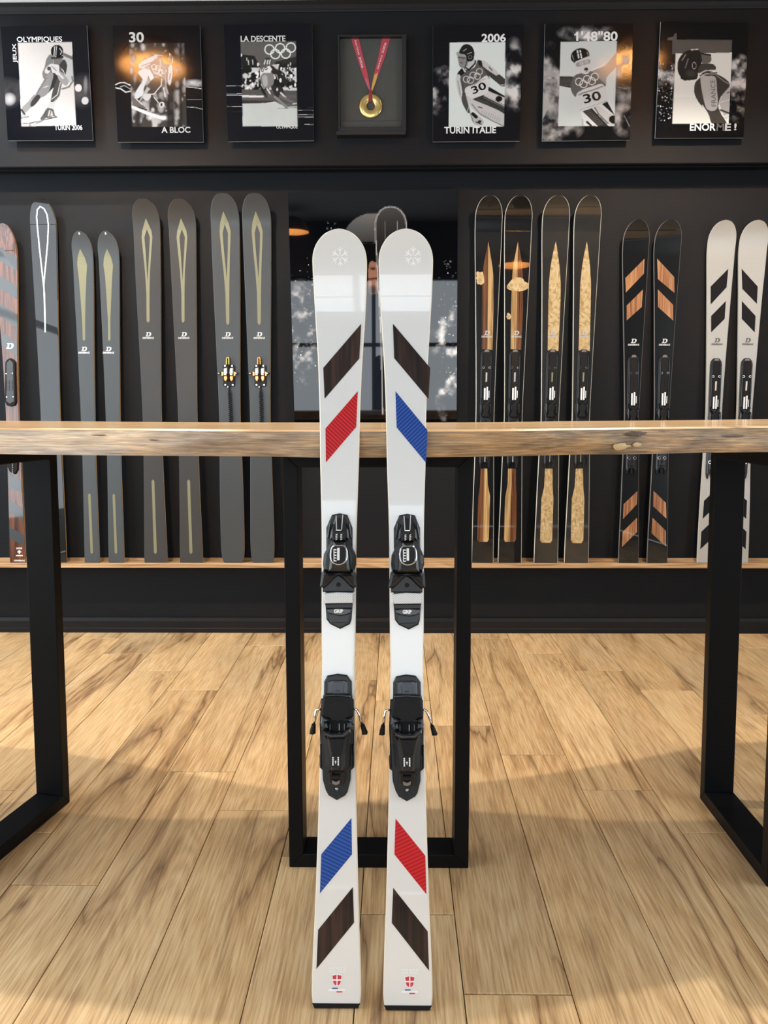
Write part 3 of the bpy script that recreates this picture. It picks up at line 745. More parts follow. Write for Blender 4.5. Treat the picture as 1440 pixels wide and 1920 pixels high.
def stroke(pts, w):
    """quads along a polyline of (x,s)"""
    out = []; P = [Vector(p) for p in pts]; L, R = [], []
    for i, p in enumerate(P):
        d = (P[min(i+1, len(P)-1)]-P[max(i-1, 0)]).normalized(); n_ = Vector((-d.y, d.x))*w/2
        L.append(p+n_); R.append(p-n_)
    return [[tuple(L[i]), tuple(R[i]), tuple(R[i+1]), tuple(L[i+1])] for i in range(len(P)-1)]
def snowflake(s, u, v):
    cx, q = s.loc(u, v); q -= 0.47*s.bend(q-0.01); R = 0.0178; quads = []
    for k in range(6):
        a = math.pi/2+k*math.pi/3; d = (math.cos(a), math.sin(a))
        quads += stroke([(cx+d[0]*0.003, q+d[1]*0.003), (cx+d[0]*R, q+d[1]*R)], 0.0021)
        for sgn in (-1, 1):
            b = a+sgn*math.pi/3.6; e = (math.cos(b), math.sin(b)); o = (cx+d[0]*R*0.58, q+d[1]*R*0.58)
            quads += stroke([o, (o[0]+e[0]*R*0.42, o[1]+e[1]*R*0.42)], 0.0019)
    s.flat('snowflake_mark', quads, M_PALEFLAKE, 0.0007)
snowflake(skL, 640, 478); snowflake(skR, 774, 478)
def tail_print(s, cu, dv):
    P = lambda u, v: s.loc(u, v+dv)
    w = lambda u0, u1, v: P(u1, v)[0]-P(u0, v)[0]
    h = abs(P(cu, 1814)[1]-P(cu, 1818.4)[1])
    s.text('HAND MADE IN', *P(cu, 1815.5), h, M_PALEFLAKE, 0.02, w(616, 647, 1816))
    s.text('SAVOIE - FRANCE', *P(cu, 1820.8), h, M_PALEFLAKE, 0.02, w(616, 647, 1821))
    cx, cy = P(cu, 1837.5); a = w(0, 8.3, 1837); b = abs(P(cu, 1827)[1]-P(cu, 1847.5)[1])/2
    halo = [(-1.12, .95), (-.5, 1.02), (0, 1.1), (.5, 1.02), (1.12, .95), (1.05, .1), (.8, -.7), (.45, -1.0), (0, -1.12), (-.45, -1.0), (-.8, -.7), (-1.05, .1)]
    s.flat('shield_halo', [[(cx+x*a, cy+y*b) for x, y in halo]], M_PALEFLAKE, 0.0005)
    q = [[(-1, .85), (-.6, .86), (-.13, 1.0), (-.13, .17), (-.93, .17)], [(1, .85), (.6, .86), (.13, 1.0), (.13, .17), (.93, .17)],
         [(-.9, -.12), (-.13, -.12), (-.13, -.97), (-.4, -.9), (-.72, -.65)], [(.9, -.12), (.13, -.12), (.13, -.97), (.4, -.9), (.72, -.65)]]
    s.flat('shield_emblem', [[(cx+x*a, cy+y*b) for x, y in p] for p in q], M_INKRED, 0.0008, None, None, 'red shield with white cross')
    def dash(u0, u1, v0, v1, m_):
        s.flat('dash_mark', [[P(cu+u0, v0), P(cu+u1, v0), P(cu+u1, v1), P(cu+u0, v1)]], m_, 0.0006)
    dash(-9, 1.5, 1852, 1854, M_INKBLUE); dash(-15.5, 15, 1855.2, 1858, M_PALEFLAKE); dash(-0.8, 9.8, 1858.6, 1860.6, M_INKRED)
tail_print(skL, 631.8, 0); tail_print(skR, 768.3, 3)
for s in (skL, skR):
    hw = s.w(0.004)+0.0006
    s.prism('tail_protector', [(-hw+.004, -0.002), (hw-.004, -0.002), (hw, 0.0065), (-hw, 0.0065)], -0.0085, 0.0012, M_BINDMATT)
    s.text('MADE IN FRANCE', 0, 0.0022, 0.0018, M_INKDARK, 0, 0.03, 0, 0.0016) if False else None

# ---- alpine binding of the front pair (built on the left ski, copied to the right one)
def toe_heel(s):
    def T(pts, n=0.0): return [s.loc(560+x/4.8, 940+y/4.8, n) for x, y in pts]
    def H(pts, n=0.0): return [s.loc(560+x/4.8, 1240+y/4.8, n) for x, y in pts]
    toe = s.prism('toe_piece', T([(372,110),(440,125),(485,240),(487,700),(490,880),(477,1060),(462,1105),(375,1148),(285,1105),(252,1060),(240,880),(250,700),(250,240),(300,125)]), 0, 0.009, M_BIND, None, 0.003)
    s.prism('nose_cover', T([(335,132),(408,132),(452,250),(455,345),(285,345),(290,250)], .012), 0.006, 0.015, M_BIND2, toe, 0.004, 0, 0.024)
    for a, b in (((338,128),(344,258)), ((397,120),(389,258))):
        s.prism('nose_rib', T([(a[0]-4,a[1]),(a[0]+4,a[1]),(b[0]+4,b[1]),(b[0]-4,b[1])], .016), 0.008, 0.0175, M_INKGREY, toe, 0.001, 0, 0.0255)
    for sg in (-1, 1):
        s.prism('nose_fin', T([(368+sg*75,190),(368+sg*92,195),(368+sg*112,330),(368+sg*95,335)], .015), 0.006, 0.018, M_BIND2, toe, 0.002)
    s.prism('toe_housing', T([(292,345),(450,345),(482,410),(513,480),(515,560),(492,650),(225,650),(212,560),(220,475),(258,400)], .02), 0.004, 0.030, M_BIND, toe, 0.006, 0.002)
    s.prism('toe_cover', T([(305,352),(428,352),(462,480),(474,640),(258,640),(272,490)], .04), 0.024, 0.040, M_BIND2, toe, 0.005, 0.003, 0.050)
    # release adjuster: a ribbed drum with a bright end
    kx0, kq = s.loc(560+305/4.8, 940+312/4.8, .034); kx1, _ = s.loc(560+420/4.8, 940+312/4.8, .034)
    mb = MB(); mb.tube([s.P(kx0, kq, .030), s.P(kx0+.001, kq, .030), s.P(kx1-.001, kq, .030), s.P(kx1, kq, .030)], [.0085, .0098, .0098, .0085], 14); mb.build('adjuster_drum', M_BIND2, toe)
    s.prism('adjuster_cap', T([(328,266),(340,255),(380,255),(392,266)], .032), 0.026, 0.034, M_CHROME, toe, 0.001)
    for i in range(4):
        for x in (340, 383):
            y = 300+14*i
            s.prism('adjuster_tick', T([(x-8,y),(x+8,y-7),(x+8,y-1),(x-8,y+6)], .041), 0.036, 0.0412-0.0004*i, M_INKWHITE, toe)
    s.prism('window_rim', arc_smooth(T([(360,395),(420,402),(440,470),(425,545),(360,575),(300,550),(282,480),(300,405)], .046), 4), 0.040, 0.0445, M_CHROME, toe, 0.001, 0, 0.0485)
    s.prism('indicator_window', arc_smooth(T([(360,402),(410,408),(428,470),(414,540),(360,566),(308,544),(292,480),(310,410)], .047), 4), 0.040, 0.0456, M_WINDOW, toe, 0.0006, 0, 0.0496)
    s.prism('scale_bar', T([(346,418),(368,418),(368,530),(346,530)], .049), 0.044, 0.0468, M_INKWHITE, toe, 0, 0, 0.0500)
    for y in (430, 455, 480, 505, 530):
        s.prism('scale_mark', T([(314,y),(340,y),(340,y+10),(314,y+10)], .049), 0.044, 0.0492, M_INKWHITE, toe)
    s.prism('scale_mark', T([(314,430),(321,430),(321,545),(314,545)], .049), 0.044, 0.0490, M_INKWHITE, toe)
    lw = [(228,608),(206,640),(186,765),(214,778),(262,745),(312,690),(352,660),(300,650),(245,648)]
    rw = [(489,608),(512,640),(522,765),(497,778),(452,745),(402,690),(358,660),(415,650),(470,648)]
    s.prism('boot_wing', T(lw, .03), 0.010, 0.036, M_BIND2, toe, 0.006, 0, 0.024)
    s.prism('boot_wing', T(rw, .03), 0.010, 0.036, M_BIND2, toe, 0.006, 0, 0.024)
    s.prism('pivot_cover', T([(262,745),(312,690),(355,660),(402,690),(455,745),(500,782),(498,815),(215,815),(214,782)], .015), 0.008, 0.016, M_BIND, toe, 0.002)
    s.prism('screw', disc(*s.loc(560+358/4.8, 940+750/4.8, .017), 0.0046), 0.014, 0.0175, M_BINDMATT, toe, 0.001)
    s.prism('boot_pad', T([(222,830),(350,818),(488,824),(484,915),(240,918)], .018), 0.009, 0.018, M_GRIPPAD, toe, 0.0015).__setitem__('label', 'silver tread pad')
    s.prism('pad_holder', T([(236,920),(486,916),(478,965),(250,968)], .012), 0.008, 0.0135, M_BIND, toe, 0.002)
    s.prism('lettered_lip', T([(245,968),(360,958),(476,965),(470,1005),(430,1022),(375,1032),(320,1022),(252,1003)], .016), 0.008, 0.016, M_BIND2, toe, 0.002)
    cx, q = s.loc(560+358/4.8, 940+989/4.8, .017)
    s.text('GRIP', cx, q, 0.0078, M_INKWHITE, 0.05, 0.0185, 0, 0.0164, 'lettering', 0, toe)
    s.prism('slider', T([(275,1012),(458,1012),(448,1090),(282,1094)], .01), 0.008, 0.0115, mat('charcoal_plastic', (0.032, 0.036, 0.04), 0.4, spec=0.3), toe, 0.0015)
    # ---- heel piece
    heel = s.prism('heel_piece', H([(350,110),(435,122),(478,180),(480,330),(497,340),(499,560),(500,740),(491,746),(491,828),(500,838),(500,950),(470,975),(468,1060),(440,1170),(420,1200),(345,1242),(272,1200),(245,1150),(220,1060),(216,970),(192,950),(190,838),(200,828),(197,742),(192,560),(205,335),(230,330),(232,180),(258,128)]), 0, 0.010, M_BIND, None, 0.0025)
    s.prism('track_cover', H([(262,180),(300,168),(410,168),(440,180),(446,310),(258,310)], .012), 0.008, 0.0125, M_BIND2, heel, 0.002)
    s.prism('track_plate', H([(305,182),(398,182),(410,205),(402,300),(303,300),(294,205)], .014), 0.010, 0.0145, mat('blue_black_plastic', (0.022, 0.024, 0.036), 0.35), heel, 0.001)
    s.prism('track_mark', H([(330,262),(370,262),(370,267),(330,267)], .015), 0.012, 0.0150, M_BINDMATT, heel)
    s.prism('brake_pedal', arc_smooth(H([(232,300),(340,296),(462,304),(480,350),(490,495),(432,520),(350,530),(272,522),(205,490),(216,345)], .03), 3), 0.010, 0.030, M_BINDMATT, heel, 0.004)
    s.prism('pedal_rim', H([(224,302),(340,296),(466,306),(470,326),(340,314),(222,322)], .033), 0.026, 0.0335, M_BIND2, heel, 0.0015)
    s.prism('pedal_disc', disc(*s.loc(560+355/4.8, 1240+445/4.8, .031), 0.0235, 24, 0.85), 0.028, 0.0308, M_BINDMATT, heel, 0.0004)
    s.prism('recess', H([(250,535),(450,535),(440,640),(260,645)], .014), 0.008, 0.014, M_BINDMATT, heel)
    for x in (282, 366, 412):
        s.prism('spring_post', H([(x-5,560),(x+5,560),(x+5,625),(x-5,625)], .02), 0.012, 0.021, M_DARKSIDE if x != 366 else M_INKGREY, heel, 0.002)
    for pts in ([(207,488),(282,528),(268,545),(236,552),(200,600),(195,560)], [(488,498),(430,526),(440,545),(462,550),(486,600),(492,560)]):
        s.prism('jaw_shoulder', H(pts, .03), 0.010, 0.034, M_BIND2, heel, 0.003)
    for pts in ([(196,580),(222,548),(250,556),(262,600),(240,618),(228,650),(200,628)], [(486,590),(466,548),(440,552),(432,600),(450,612),(462,645),(486,625)]):
        s.prism('heel_jaw', H(pts, .045), 0.010, 0.046, M_BIND, heel, 0.004)
    s.prism('heel_housing', H([(205,628),(300,668),(390,668),(472,612),(472,720),(462,960),(425,1010),(262,1010),(230,950),(208,740)], .035), 0.008, 0.040, M_BIND, heel, 0.008, 0.002)
    s.prism('housing_rim', H([(222,628),(295,655),(395,652),(462,605),(468,640),(405,690),(288,694),(222,668)], .055), 0.030, 0.054, M_BIND2, heel, 0.003)
    s.prism('heel_cover', H([(250,675),(285,692),(402,690),(440,650),(425,760),(402,860),(395,995),(285,995),(282,870),(262,770)], .055), 0.030, 0.050, M_BIND2, heel, 0.004, 0, 0.044)
    s.prism('cover_plate', H([(282,700),(398,698),(388,840),(296,842)], .052), 0.044, 0.0505, M_BINDMATT, heel, 0.0008)
    s.prism('setting_window', H([(292,856),(368,850),(374,945),(350,965),(302,967),(286,942)], .048), 0.040, 0.0480, M_WINDOW, heel, 0.0008)
    for x in (308, 356):
        for i in range(5):
            cx, q = s.loc(560+x/4.8, 1240+(868+16*i)/4.8, .049)
            s.prism('setting_dot', disc(cx, q, 0.0016, 8), 0.045, 0.0484, M_INKWHITE, heel)
    cx, q = s.loc(560+332/4.8, 1240+915/4.8, .049); s.prism('setting_pointer', [(cx-.0016, q+.004), (cx+.0016, q+.004), (cx, q-.003)], 0.045, 0.0484, M_INKWHITE, heel)
    s.prism('latch', H([(262,1000),(298,990),(302,1030),(370,1030),(372,990),(410,990),(414,1045),(396,1130),(345,1142),(300,1130),(265,1105)], .036), 0.008, 0.038, M_BIND, heel, 0.003, 0, 0.024)
    s.prism('latch_tongue', H([(298,1072),(338,1086),(372,1070),(366,1104),(336,1116),(304,1104)], .034), 0.026, 0.0345, M_DARKSIDE, heel, 0.001)
    s.prism('screw', disc(*s.loc(560+343/4.8, 1240+1150/4.8, .012), 0.003, 10), 0.008, 0.0115, M_CHROME, heel, 0.0005)
    for x in (318, 368):
        s.prism('tail_rib', H([(x-4,1145),(x+4,1145),(x+3,1212),(x-3,1212)], .011), 0.008, 0.0118, M_BIND2, heel, 0.001)
    for pts in ([(192,745),(205,745),(208,960),(192,945)], [(488,745),(500,745),(500,945),(478,965)]):
        s.prism('side_rail', H(pts, .012), 0.006, 0.014, M_BIND2, heel, 0.002)
    # brake arms
    for arm, tipo in (([(215,432),(172,430),(156,440),(148,480),(138,580)], [(120,562),(152,568),(150,650),(134,658),(98,655),(104,612)]),
                      ([(480,430),(508,428),(524,436),(545,480),(576,578)], [(556,574),(590,568),(622,640),(616,658),(574,660)])):
        pts = [s.P(*s.loc(560+x/4.8, 1240+y/4.8, .010), .010) for x, y in arm]
        mb = MB(); mb.tube(pts, 0.0024, 8); a = mb.build('brake_arm', M_CHROME, heel, True); a['label'] = 'bent steel brake arm'
        s.prism('brake_tip', H(tipo, .012), 0.004, 0.018, M_BINDMATT, heel, 0.003)
    return toe, heel
def copy_tree(o, parent):
    c = o.copy(); COL.objects.link(c); c.parent = parent
    for ch in list(o.children): copy_tree(ch, c)
    return c
for part in toe_heel(skL): copy_tree(part, skR.root)

# ------------------------------------------------------------------ skis on the wall
YT = YS+0.014
def wall_ski(label, tip, rows, tailu, m_top, m_side, thick=0.013, tw=None, group=None, bh=0.03, bl=0.16, pw=2.2):
    tail = at(tailu, 1055, YT); tail.z = ZS+0.0015
    tipw = at(tip[0], tip[1], 4.300)
    f = locfn(tail, tipw); L = f(tip[0], tip[1])[1]-0.003-bh*0.24
    wd = [(q-0.24*bh*max(0, (q-(L-bl))/bl)**2, w) for q, w in widths_px(f, rows, None)]; smax = wd[-1][0]
    if wd[0][0] > 0.001: wd = [(0.0, wd[0][1] if tw is None else tw)] + wd
    wd = [w for w in wd if w[0] >= 0]
    wd = round_tip(wd, smax, L, 9, pw)
    s = Ski('ski', tail, tipw, L, wd, thick, bl, bh, m_top, m_side, m_side in (M_PALESIDE, M_DARKSIDE))
    tag(s.root, label, 'ski', group or 'skis standing on the wall shelf')
    return s
C3 = lambda pts: [(x/2.6667, 340+y/2.6667) for x, y in pts]
C5 = lambda pts: [(x/2.6667, 780+y/2.6667) for x, y in pts]
C7 = lambda pts: [(x/4.3636, 360+y/4.3636) for x, y in pts]
C8 = lambda pts: [(x/8.0, 840+y/8.0) for x, y in pts]
C4 = lambda pts: [(860+x/2.4828, 340+y/2.4828) for x, y in pts]
C6 = lambda pts: [(860+x/2.4828, 780+y/2.4828) for x, y in pts]
def inl(s, px, m_, name='inlay', label=None, n=0.0006):
    return s.flat(name, [[s.loc(*p) for p in px]], m_, n, None, None, label)
def emblem(s, u, v, hpx, wpx, vword, m_, wm=None):
    cx, q = s.loc(u, v); h = s.loc(u, v-hpx/2)[1]-s.loc(u, v+hpx/2)[1]
    vs, fs, w = mark_D()
    s.flat('emblem', [(cx+(a-w/2)*h, q+(b-0.5)*h) for a, b in vs], m_, 0.0009, None, [f[::-1] for f in fs])
    cx2, q2 = s.loc(u-0.6, vword); ww = s.loc(u+wpx/2, vword)[0]-s.loc(u-wpx/2, vword)[0]
    s.text('DENERIAZ', cx2, q2, h*0.42, wm or m_, 0.04, ww*0.92, 0.12, 0.0009)

# A rosewood ski at the left edge
sA = wall_ski('rosewood ski with slate-grey diagonal bands at the left edge of the shelf', (9, 417), [(1050, 18.5, 48.5), (870, 15, 41), (780, 11, 36), (676, 7, 36), (589, 0, 36), (520, -5, 35.5), (480, -8, 34.5)], 33.5, M_ROSEWOOD, M_WOODSIDE)
def band(s, tl, tr, bl, br):
    """band across the ski between two slanted lines given by left and right v"""
    xl = None
    pts = []
    for (u, v) in (tl, tr, br, bl): pts.append(s.loc(u, v))
    out = []
    for (x, q), sd in zip(pts, (-1, 1, 1, -1)): out.append((sd*(s.w(q)-0.0035), q))
    s.flat('diagonal_band', [out], M_SLATE, 0.0005)
for k in range(4):
    yl, yr = 430+k*236, 540+k*234
    band(sA, (-5, 360+yl/4.3636), (32, 360+yr/4.3636), (-5, 360+(yl+112)/4.3636), (32, 360+(yr+104)/4.3636))
for a, b, c, d in ((366, 490, 600, 668), (780, 905, 960, 1085), (1185, 1300, 1362, 1470)):
    band(sA, (18, 840+a/8), (42, 840+b/8), (18, 840+c/8), (42, 840+d/8))
vs, fs, w = mark_D(); cx, q = sA.loc(19, 648.6); h = 0.028
sA.flat('emblem', [(cx+(a-w/2)*h, q+(b-0.5)*h) for a, b in vs], M_INKWHITE, 0.0010, None, [f[::-1] for f in fs])
pA = sA.prism('binding_plate', [sA.loc(*p) for p in C7([(50,1395),(66,1372),(90,1360),(112,1372),(132,1395),(138,1720),(126,1748),(94,1756),(62,1746),(48,1715)])], 0, 0.012, M_BINDMATT, None, 0.003)
sA.prism('plate_cover', [sA.loc(*p) for p in C7([(62,1400),(90,1372),(118,1400),(126,1715),(92,1735),(60,1715)])], 0.008, 0.015, mat('dark_grey_plate', (0.045, 0.05, 0.055), 0.4), pA, 0.002)
for r_ in range(8):
    for x in (60+4, 88, 112):
        sA.prism('plate_slot', [sA.loc(*p) for p in C7([(x-5,1545+r_*11),(x+5,1545+r_*11),(x+5,1550+r_*11),(x-5,1550+r_*11)])], 0.010, 0.0156, M_INKBLACK, pA)
for x, y in ((62,1488),(112,1485),(65,1678),(118,1676)):
    sA.prism('plate_screw', disc(*sA.loc(*C7([(x,y)])[0]), 0.003, 8), 0.010, 0.0158, M_CHROME, pA)
hA = sA.prism('heel_plate', [sA.loc(*p) for p in C8([(118,60),(285,60),(275,330),(235,395),(160,355),(125,280)])], 0, 0.012, M_BINDMATT, None, 0.003)
sA.prism('heel_insert', [sA.loc(*p) for p in C8([(182,60),(228,60),(222,370),(190,360)])], 0.008, 0.014, M_INKBLACK, hA, 0.001)
for y in range(210, 380, 26):
    sA.prism('heel_notch', [sA.loc(*p) for p in C8([(196,y),(216,y),(214,y+9),(198,y+9)])], 0.010, 0.0145, M_INKGREY, hA)
cx, q = sA.loc(*C8([(288,1505)])[0]); sA.text('SAVOIE', cx, q, 0.0095, M_INKWHITE, 0.03, 0.030)
cx, q = sA.loc(*C8([(290,1558)])[0])
sA.flat('cross_emblem', [[(cx-.003,q-.0095),(cx+.003,q-.0095),(cx+.003,q-.003),(cx+.0095,q-.003),(cx+.0095,q+.003),(cx+.003,q+.003),(cx+.003,q+.0095),(cx-.003,q+.0095),(cx-.003,q+.003),(cx-.0095,q+.003),(cx-.0095,q-.003),(cx-.003,q-.003)]], M_INKWHITE, 0.0008)
inl(sA, C8([(243,1606),(342,1606),(342,1622),(243,1622)]), M_INKWHITE, 'underline_mark')
cx, q = sA.loc(*C8([(292,1688)])[0]); sA.text('DENERIAZ', cx, q, 0.008, M_INKWHITE, 0.03, 0.056, 0.15)

# B wide mirror-black ski with white loop
sB = wall_ski('wide mirror-black ski with a thin white loop, next to the rosewood ski', (79, 370), [(1045, 82, 124), (870, 74.5, 113), (780, 71, 108), (600, 64, 106.5), (480, 58, 106), (425, 54.5, 104.5)], 104, M_BLACKGLOSS, M_WOODSIDE, bh=0.035)
loop = C3([(226,755),(225,650),(222,560),(216,500),(207,420),(196,320),(188,230),(187,180),(194,146),(210,131),(228,142),(240,170),(243,220),(239,300),(230,400),(222,480),(219,520)])
sB.flat('loop_line', stroke([sB.loc(*p) for p in loop], 0.0062), M_INKWHITE, 0.0007)
inl(sB, C3([(216,500),(222,500),(228,755),(223,755)]), M_INKWHITE, 'loop_stem')

# C, D small touring pair
def touring(dx, lab, tipu, rows, tailu, spear, stripe, mk_u):
    s = wall_ski(lab, (tipu, 431), rows, tailu, M_CARBONSAT, M_WOODSIDE, 0.011, bh=0.045, pw=2.0)
    inl(s, C3(spear), M_OLIVE, 'spear_inlay', 'pale olive spear')
    (xa, ya), (xb, yb_) = stripe
    inl(s, C5([(xa-6.5,ya+7),(xa,ya),(xa+6.5,ya+7),(xb+6.5,yb_-7),(xb,yb_),(xb-6.5,yb_-7)]), M_OLIVE, 'stripe_inlay', 'pale olive stripe')
    emblem(s, mk_u, 340+838/2.6667, 8, 23, 340+857/2.6667, M_INKWHITE)
    s.prism('tip_notch', disc(s.loc(tipu, 440)[0], s.len-0.012, 0.004, 8, 1.6), 0.0, 0.0012, M_INKSILVER)
    return s
touring(0, 'slim graphite ski with olive spear, left of the shortest pair on the shelf', 154, [(1050,158.6,186.7),(855,152.6,178),(790,149,175.5),(640,142,174),(540,136,173),(470,133.5,172)], 172.8,
        [(405,340),(390,378),(386,415),(394,480),(404,600),(411,700),(414,790),(420,800),(426,790),(426,700),(428,600),(432,480),(436,420),(424,378)], ((447,386),(459,690)), 422/2.6667)
touring(0, 'slim graphite ski with olive spear, right of the shortest pair on the shelf', 203, [(1050,203.6,233.2),(855,199,225),(790,196,223),(640,190,222),(540,185,221.5),(470,182,221)], 218.4,
        [(539,340),(522,378),(517,418),(526,480),(534,600),(540,700),(540,790),(546,800),(553,790),(552,700),(556,600),(561,480),(566,420),(556,378)], ((569,388),(580,690)), 544/2.6667)

# E, F bronze carbon pair; G, H grey freeride pair: open teardrop motif
def teardrop(s, top, oL, oR, iTop, iL, iR, iBot, stem):
    P = lambda L_: [s.loc(*p) for p in C3(L_)]
    left = P([top]+oL+[stem[0], ((stem[0][0]+stem[3][0])/2, stem[0][1]), iBot]+iL[::-1]+[iTop])
    right = P([top]+oR+[stem[3], ((stem[0][0]+stem[3][0])/2, stem[0][1]), iBot]+iR[::-1]+[iTop])
    s.flat('teardrop_inlay', [left, right, P([stem[0], stem[1], ((stem[1][0]+stem[2][0])/2, stem[1][1]+11), stem[2], stem[3]])], M_OLIVE, 0.0006, None, None, 'pale olive teardrop outline')
def sh(L_, d): return [(x+d, y) for x, y in L_]
def carb(lab, tipu, rows, tailu, d, stripe, mu, m_):
    s = wall_ski(lab, (tipu, 371), rows, tailu, m_, M_WOODSIDE, 0.012, bh=0.058)
    teardrop(s, (733+d,188), sh([(712,245),(708,280),(715,350),(725,450)], d), sh([(757,245),(762,280),(757,350),(750,450)], d), (735+d,240), sh([(722,280),(728,350)], d), sh([(750,280),(746,350)], d), (738+d,500), [(732+d,560),(733+d,697),(748+d,697),(748+d,560)])
    (xa, ya), (xb, yb_) = stripe
    inl(s, C5([(xa-7,ya+8),(xa,ya),(xa+7,ya+8),(xb+7.5,yb_-8),(xb,yb_),(xb-7.5,yb_-8)]), M_OLIVE, 'stripe_inlay', 'pale olive stripe')
    emblem(s, mu, 340+765/2.6667, 8, 23, 340+783/2.6667, M_INKSILVER)
    return s
carb('bronze-tinted carbon ski with olive teardrop, left one of its pair', 273.5, [(1050,270.7,313.9),(950,269,308),(850,268,303.5),(790,265.5,300.7),(660,259,299),(520,252,299.5),(415,248.5,299)], 292.3, 0, ((765,317),(777,690)), 743/2.6667, M_CARBONB)
carb('bronze-tinted carbon ski with olive teardrop, right one of its pair', 340.5, [(1050,337.5,380.6),(950,336,375),(850,334.5,370.5),(790,332,367.5),(660,326,366.5),(520,319,366),(415,314.5,365.8)], 359, 175, ((943,317),(955,690)), 921/2.6667, M_CARBONB)
def pin_binding(s, cu, gold):
    """touring toe binding with pins, drawn at 12x from (400,640)"""
    k = 1/12.0
    def Q(pts, n=0.0): return [s.loc(cu+(x-340)*k, 640+y*k, n) for x, y in pts]
    b = s.prism('toe_binding', Q([(250,520),(450,520),(492,560),(492,990),(470,1018),(250,1018),(226,990),(226,560)]), 0, 0.006, M_BIND, None, 0.002)
    for x, y in ((262,552),(420,552),(268,980),(438,980)):
        s.prism('screw', disc(*s.loc(cu+(x-340)*k, 640+y*k, .006), 0.0052, 10), 0.004, 0.0072, M_CHROME, b, 0.001)
    for o in ([(280,385),(296,350),(318,345),(318,378),(308,395),(306,520),(276,520)], [(362,385),(348,350),(322,345),(322,378),(334,395),(336,520),(366,520)]):
        s.prism('lever', Q(o, .022), 0.004, 0.022, gold, b, 0.002)
    for x0 in (235, 368):
        s.prism('jaw_arm', Q([(x0,610),(x0+70,595),(x0+75,720),(x0+40,765),(x0-5,730)], .02), 0.004, 0.020, M_INKSILVER, b, 0.003)
        s.prism('jaw_block', Q([(x0,775),(x0+80,775),(x0+84,840),(x0+55,900),(x0+15,890),(x0-8,830)], .02), 0.004, 0.021, M_COPPER, b, 0.003)
        s.prism('jaw_pin', Q([(x0+2,728),(x0+66,728),(x0+66,762),(x0+2,762)], .024), 0.012, 0.0245, M_CHROME, b, 0.002)
        s.prism('side_block', Q([(x0-60 if x0 < 300 else x0+85,665),(x0-10 if x0 < 300 else x0+135,690),(x0-10 if x0 < 300 else x0+135,770),(x0-60 if x0 < 300 else x0+85,795)], .016), 0.003, 0.016, M_COPPER, b, 0.002)
    s.prism('centre_channel', Q([(318,520),(362,520),(362,900),(318,900)], .014), 0.004, 0.015, M_BINDMATT, b, 0.002)
    for pts, ch in ((((75,720),(180,722)), 0), (((480,722),(565,725)), 1)):
        (xa, ya), (xb, yb_) = pts
        mb = MB(); mb.tube([s.P(*s.loc(cu+(xa-340)*k, 640+ya*k, .012), .012), s.P(*s.loc(cu+(xb-340)*k, 640+yb_*k, .012), .012)], 0.0052, 10)
        mb.build('side_pin', M_BIND2, b, True)
        xm = 120 if ch == 0 else 505
        s.prism('pin_band', Q([(xm-18,706),(xm+18,706),(xm+18,732),(xm-18,732)], .018), 0.010, 0.0182, M_CHROME, b, 0.001)
    s.prism('leash_clip', Q([(310,1000),(345,1000),(345,1045),(310,1045)], .01), 0.002, 0.010, M_CHROME, b, 0.002)
    # coiled leash hanging down behind the table edge
    p0 = s.loc(cu+30*k, 640+1030*k); p1 = s.loc(cu+(95 if gold is M_GOLDAN else 65)*k, 640+2350*k)
    pts = []; turns = 30; N = turns*10
    for i in range(N+1):
        t = i/N; a = 2*math.pi*turns*t; r = 0.0085*min(1, 0.3+t*6)
        pts.append(s.P(p0[0]+(p1[0]-p0[0])*t+r*math.cos(a), p0[1]+(p1[1]-p0[1])*t, 0.0115+r*math.sin(a)))
    mb = MB(); mb.tube(pts, 0.0021, 5); l = mb.build('coiled_leash', M_BINDMATT, b, True); l['label'] = 'black coiled leash'
def freeride(lab, tipu, rows, tailu, d, d2, mu, gold, bu):
    s = wall_ski(lab, (tipu, 361), rows, tailu, M_CARBON, M_WOODSIDE, 0.012, bh=0.058, pw=2.6)
    sh2 = lambda L_: [(x+d+(d2-d)*(y-153)/560, y) for x, y in L_]
    teardrop(s, sh2([(1120,153)])[0], sh2([(1102,205),(1098,250),(1107,350),(1118,450)]), sh2([(1142,205),(1154,250),(1150,350),(1148,450)]), sh2([(1124,215)])[0], sh2([(1113,260),(1120,350)]), sh2([(1140,260),(1139,350)]), sh2([(1134,485)])[0], sh2([(1127,560),(1131,708),(1147,708),(1147,560)]))
    emblem(s, mu, 340+765/2.6667, 8, 23, 340+783/2.6667, M_INKSILVER)
    pin_binding(s, bu, gold)
    return s
freeride('wide grey twin-tip ski with copper pin binding, left one of its pair', 421, [(1054,420,455),(1046,417,458),(1020,415,459.4),(950,415,459),(850,414.5,456),(790,412.5,452),(660,406,450.5),(520,399,450),(420,395.6,449)], 437, 0, 0, 1140/2.6667, M_GOLDAN, 428.3)
freeride('wide grey twin-tip ski with copper pin binding, right one of its pair', 480.5, [(1054,474,512),(1046,472,514),(1020,470.6,515.6),(950,471,514),(850,471.5,511),(790,471,509),(660,465.5,508.5),(520,459,509),(420,455,509)], 492.5, 161, 157, 1298/2.6667, M_COPPER, 487)

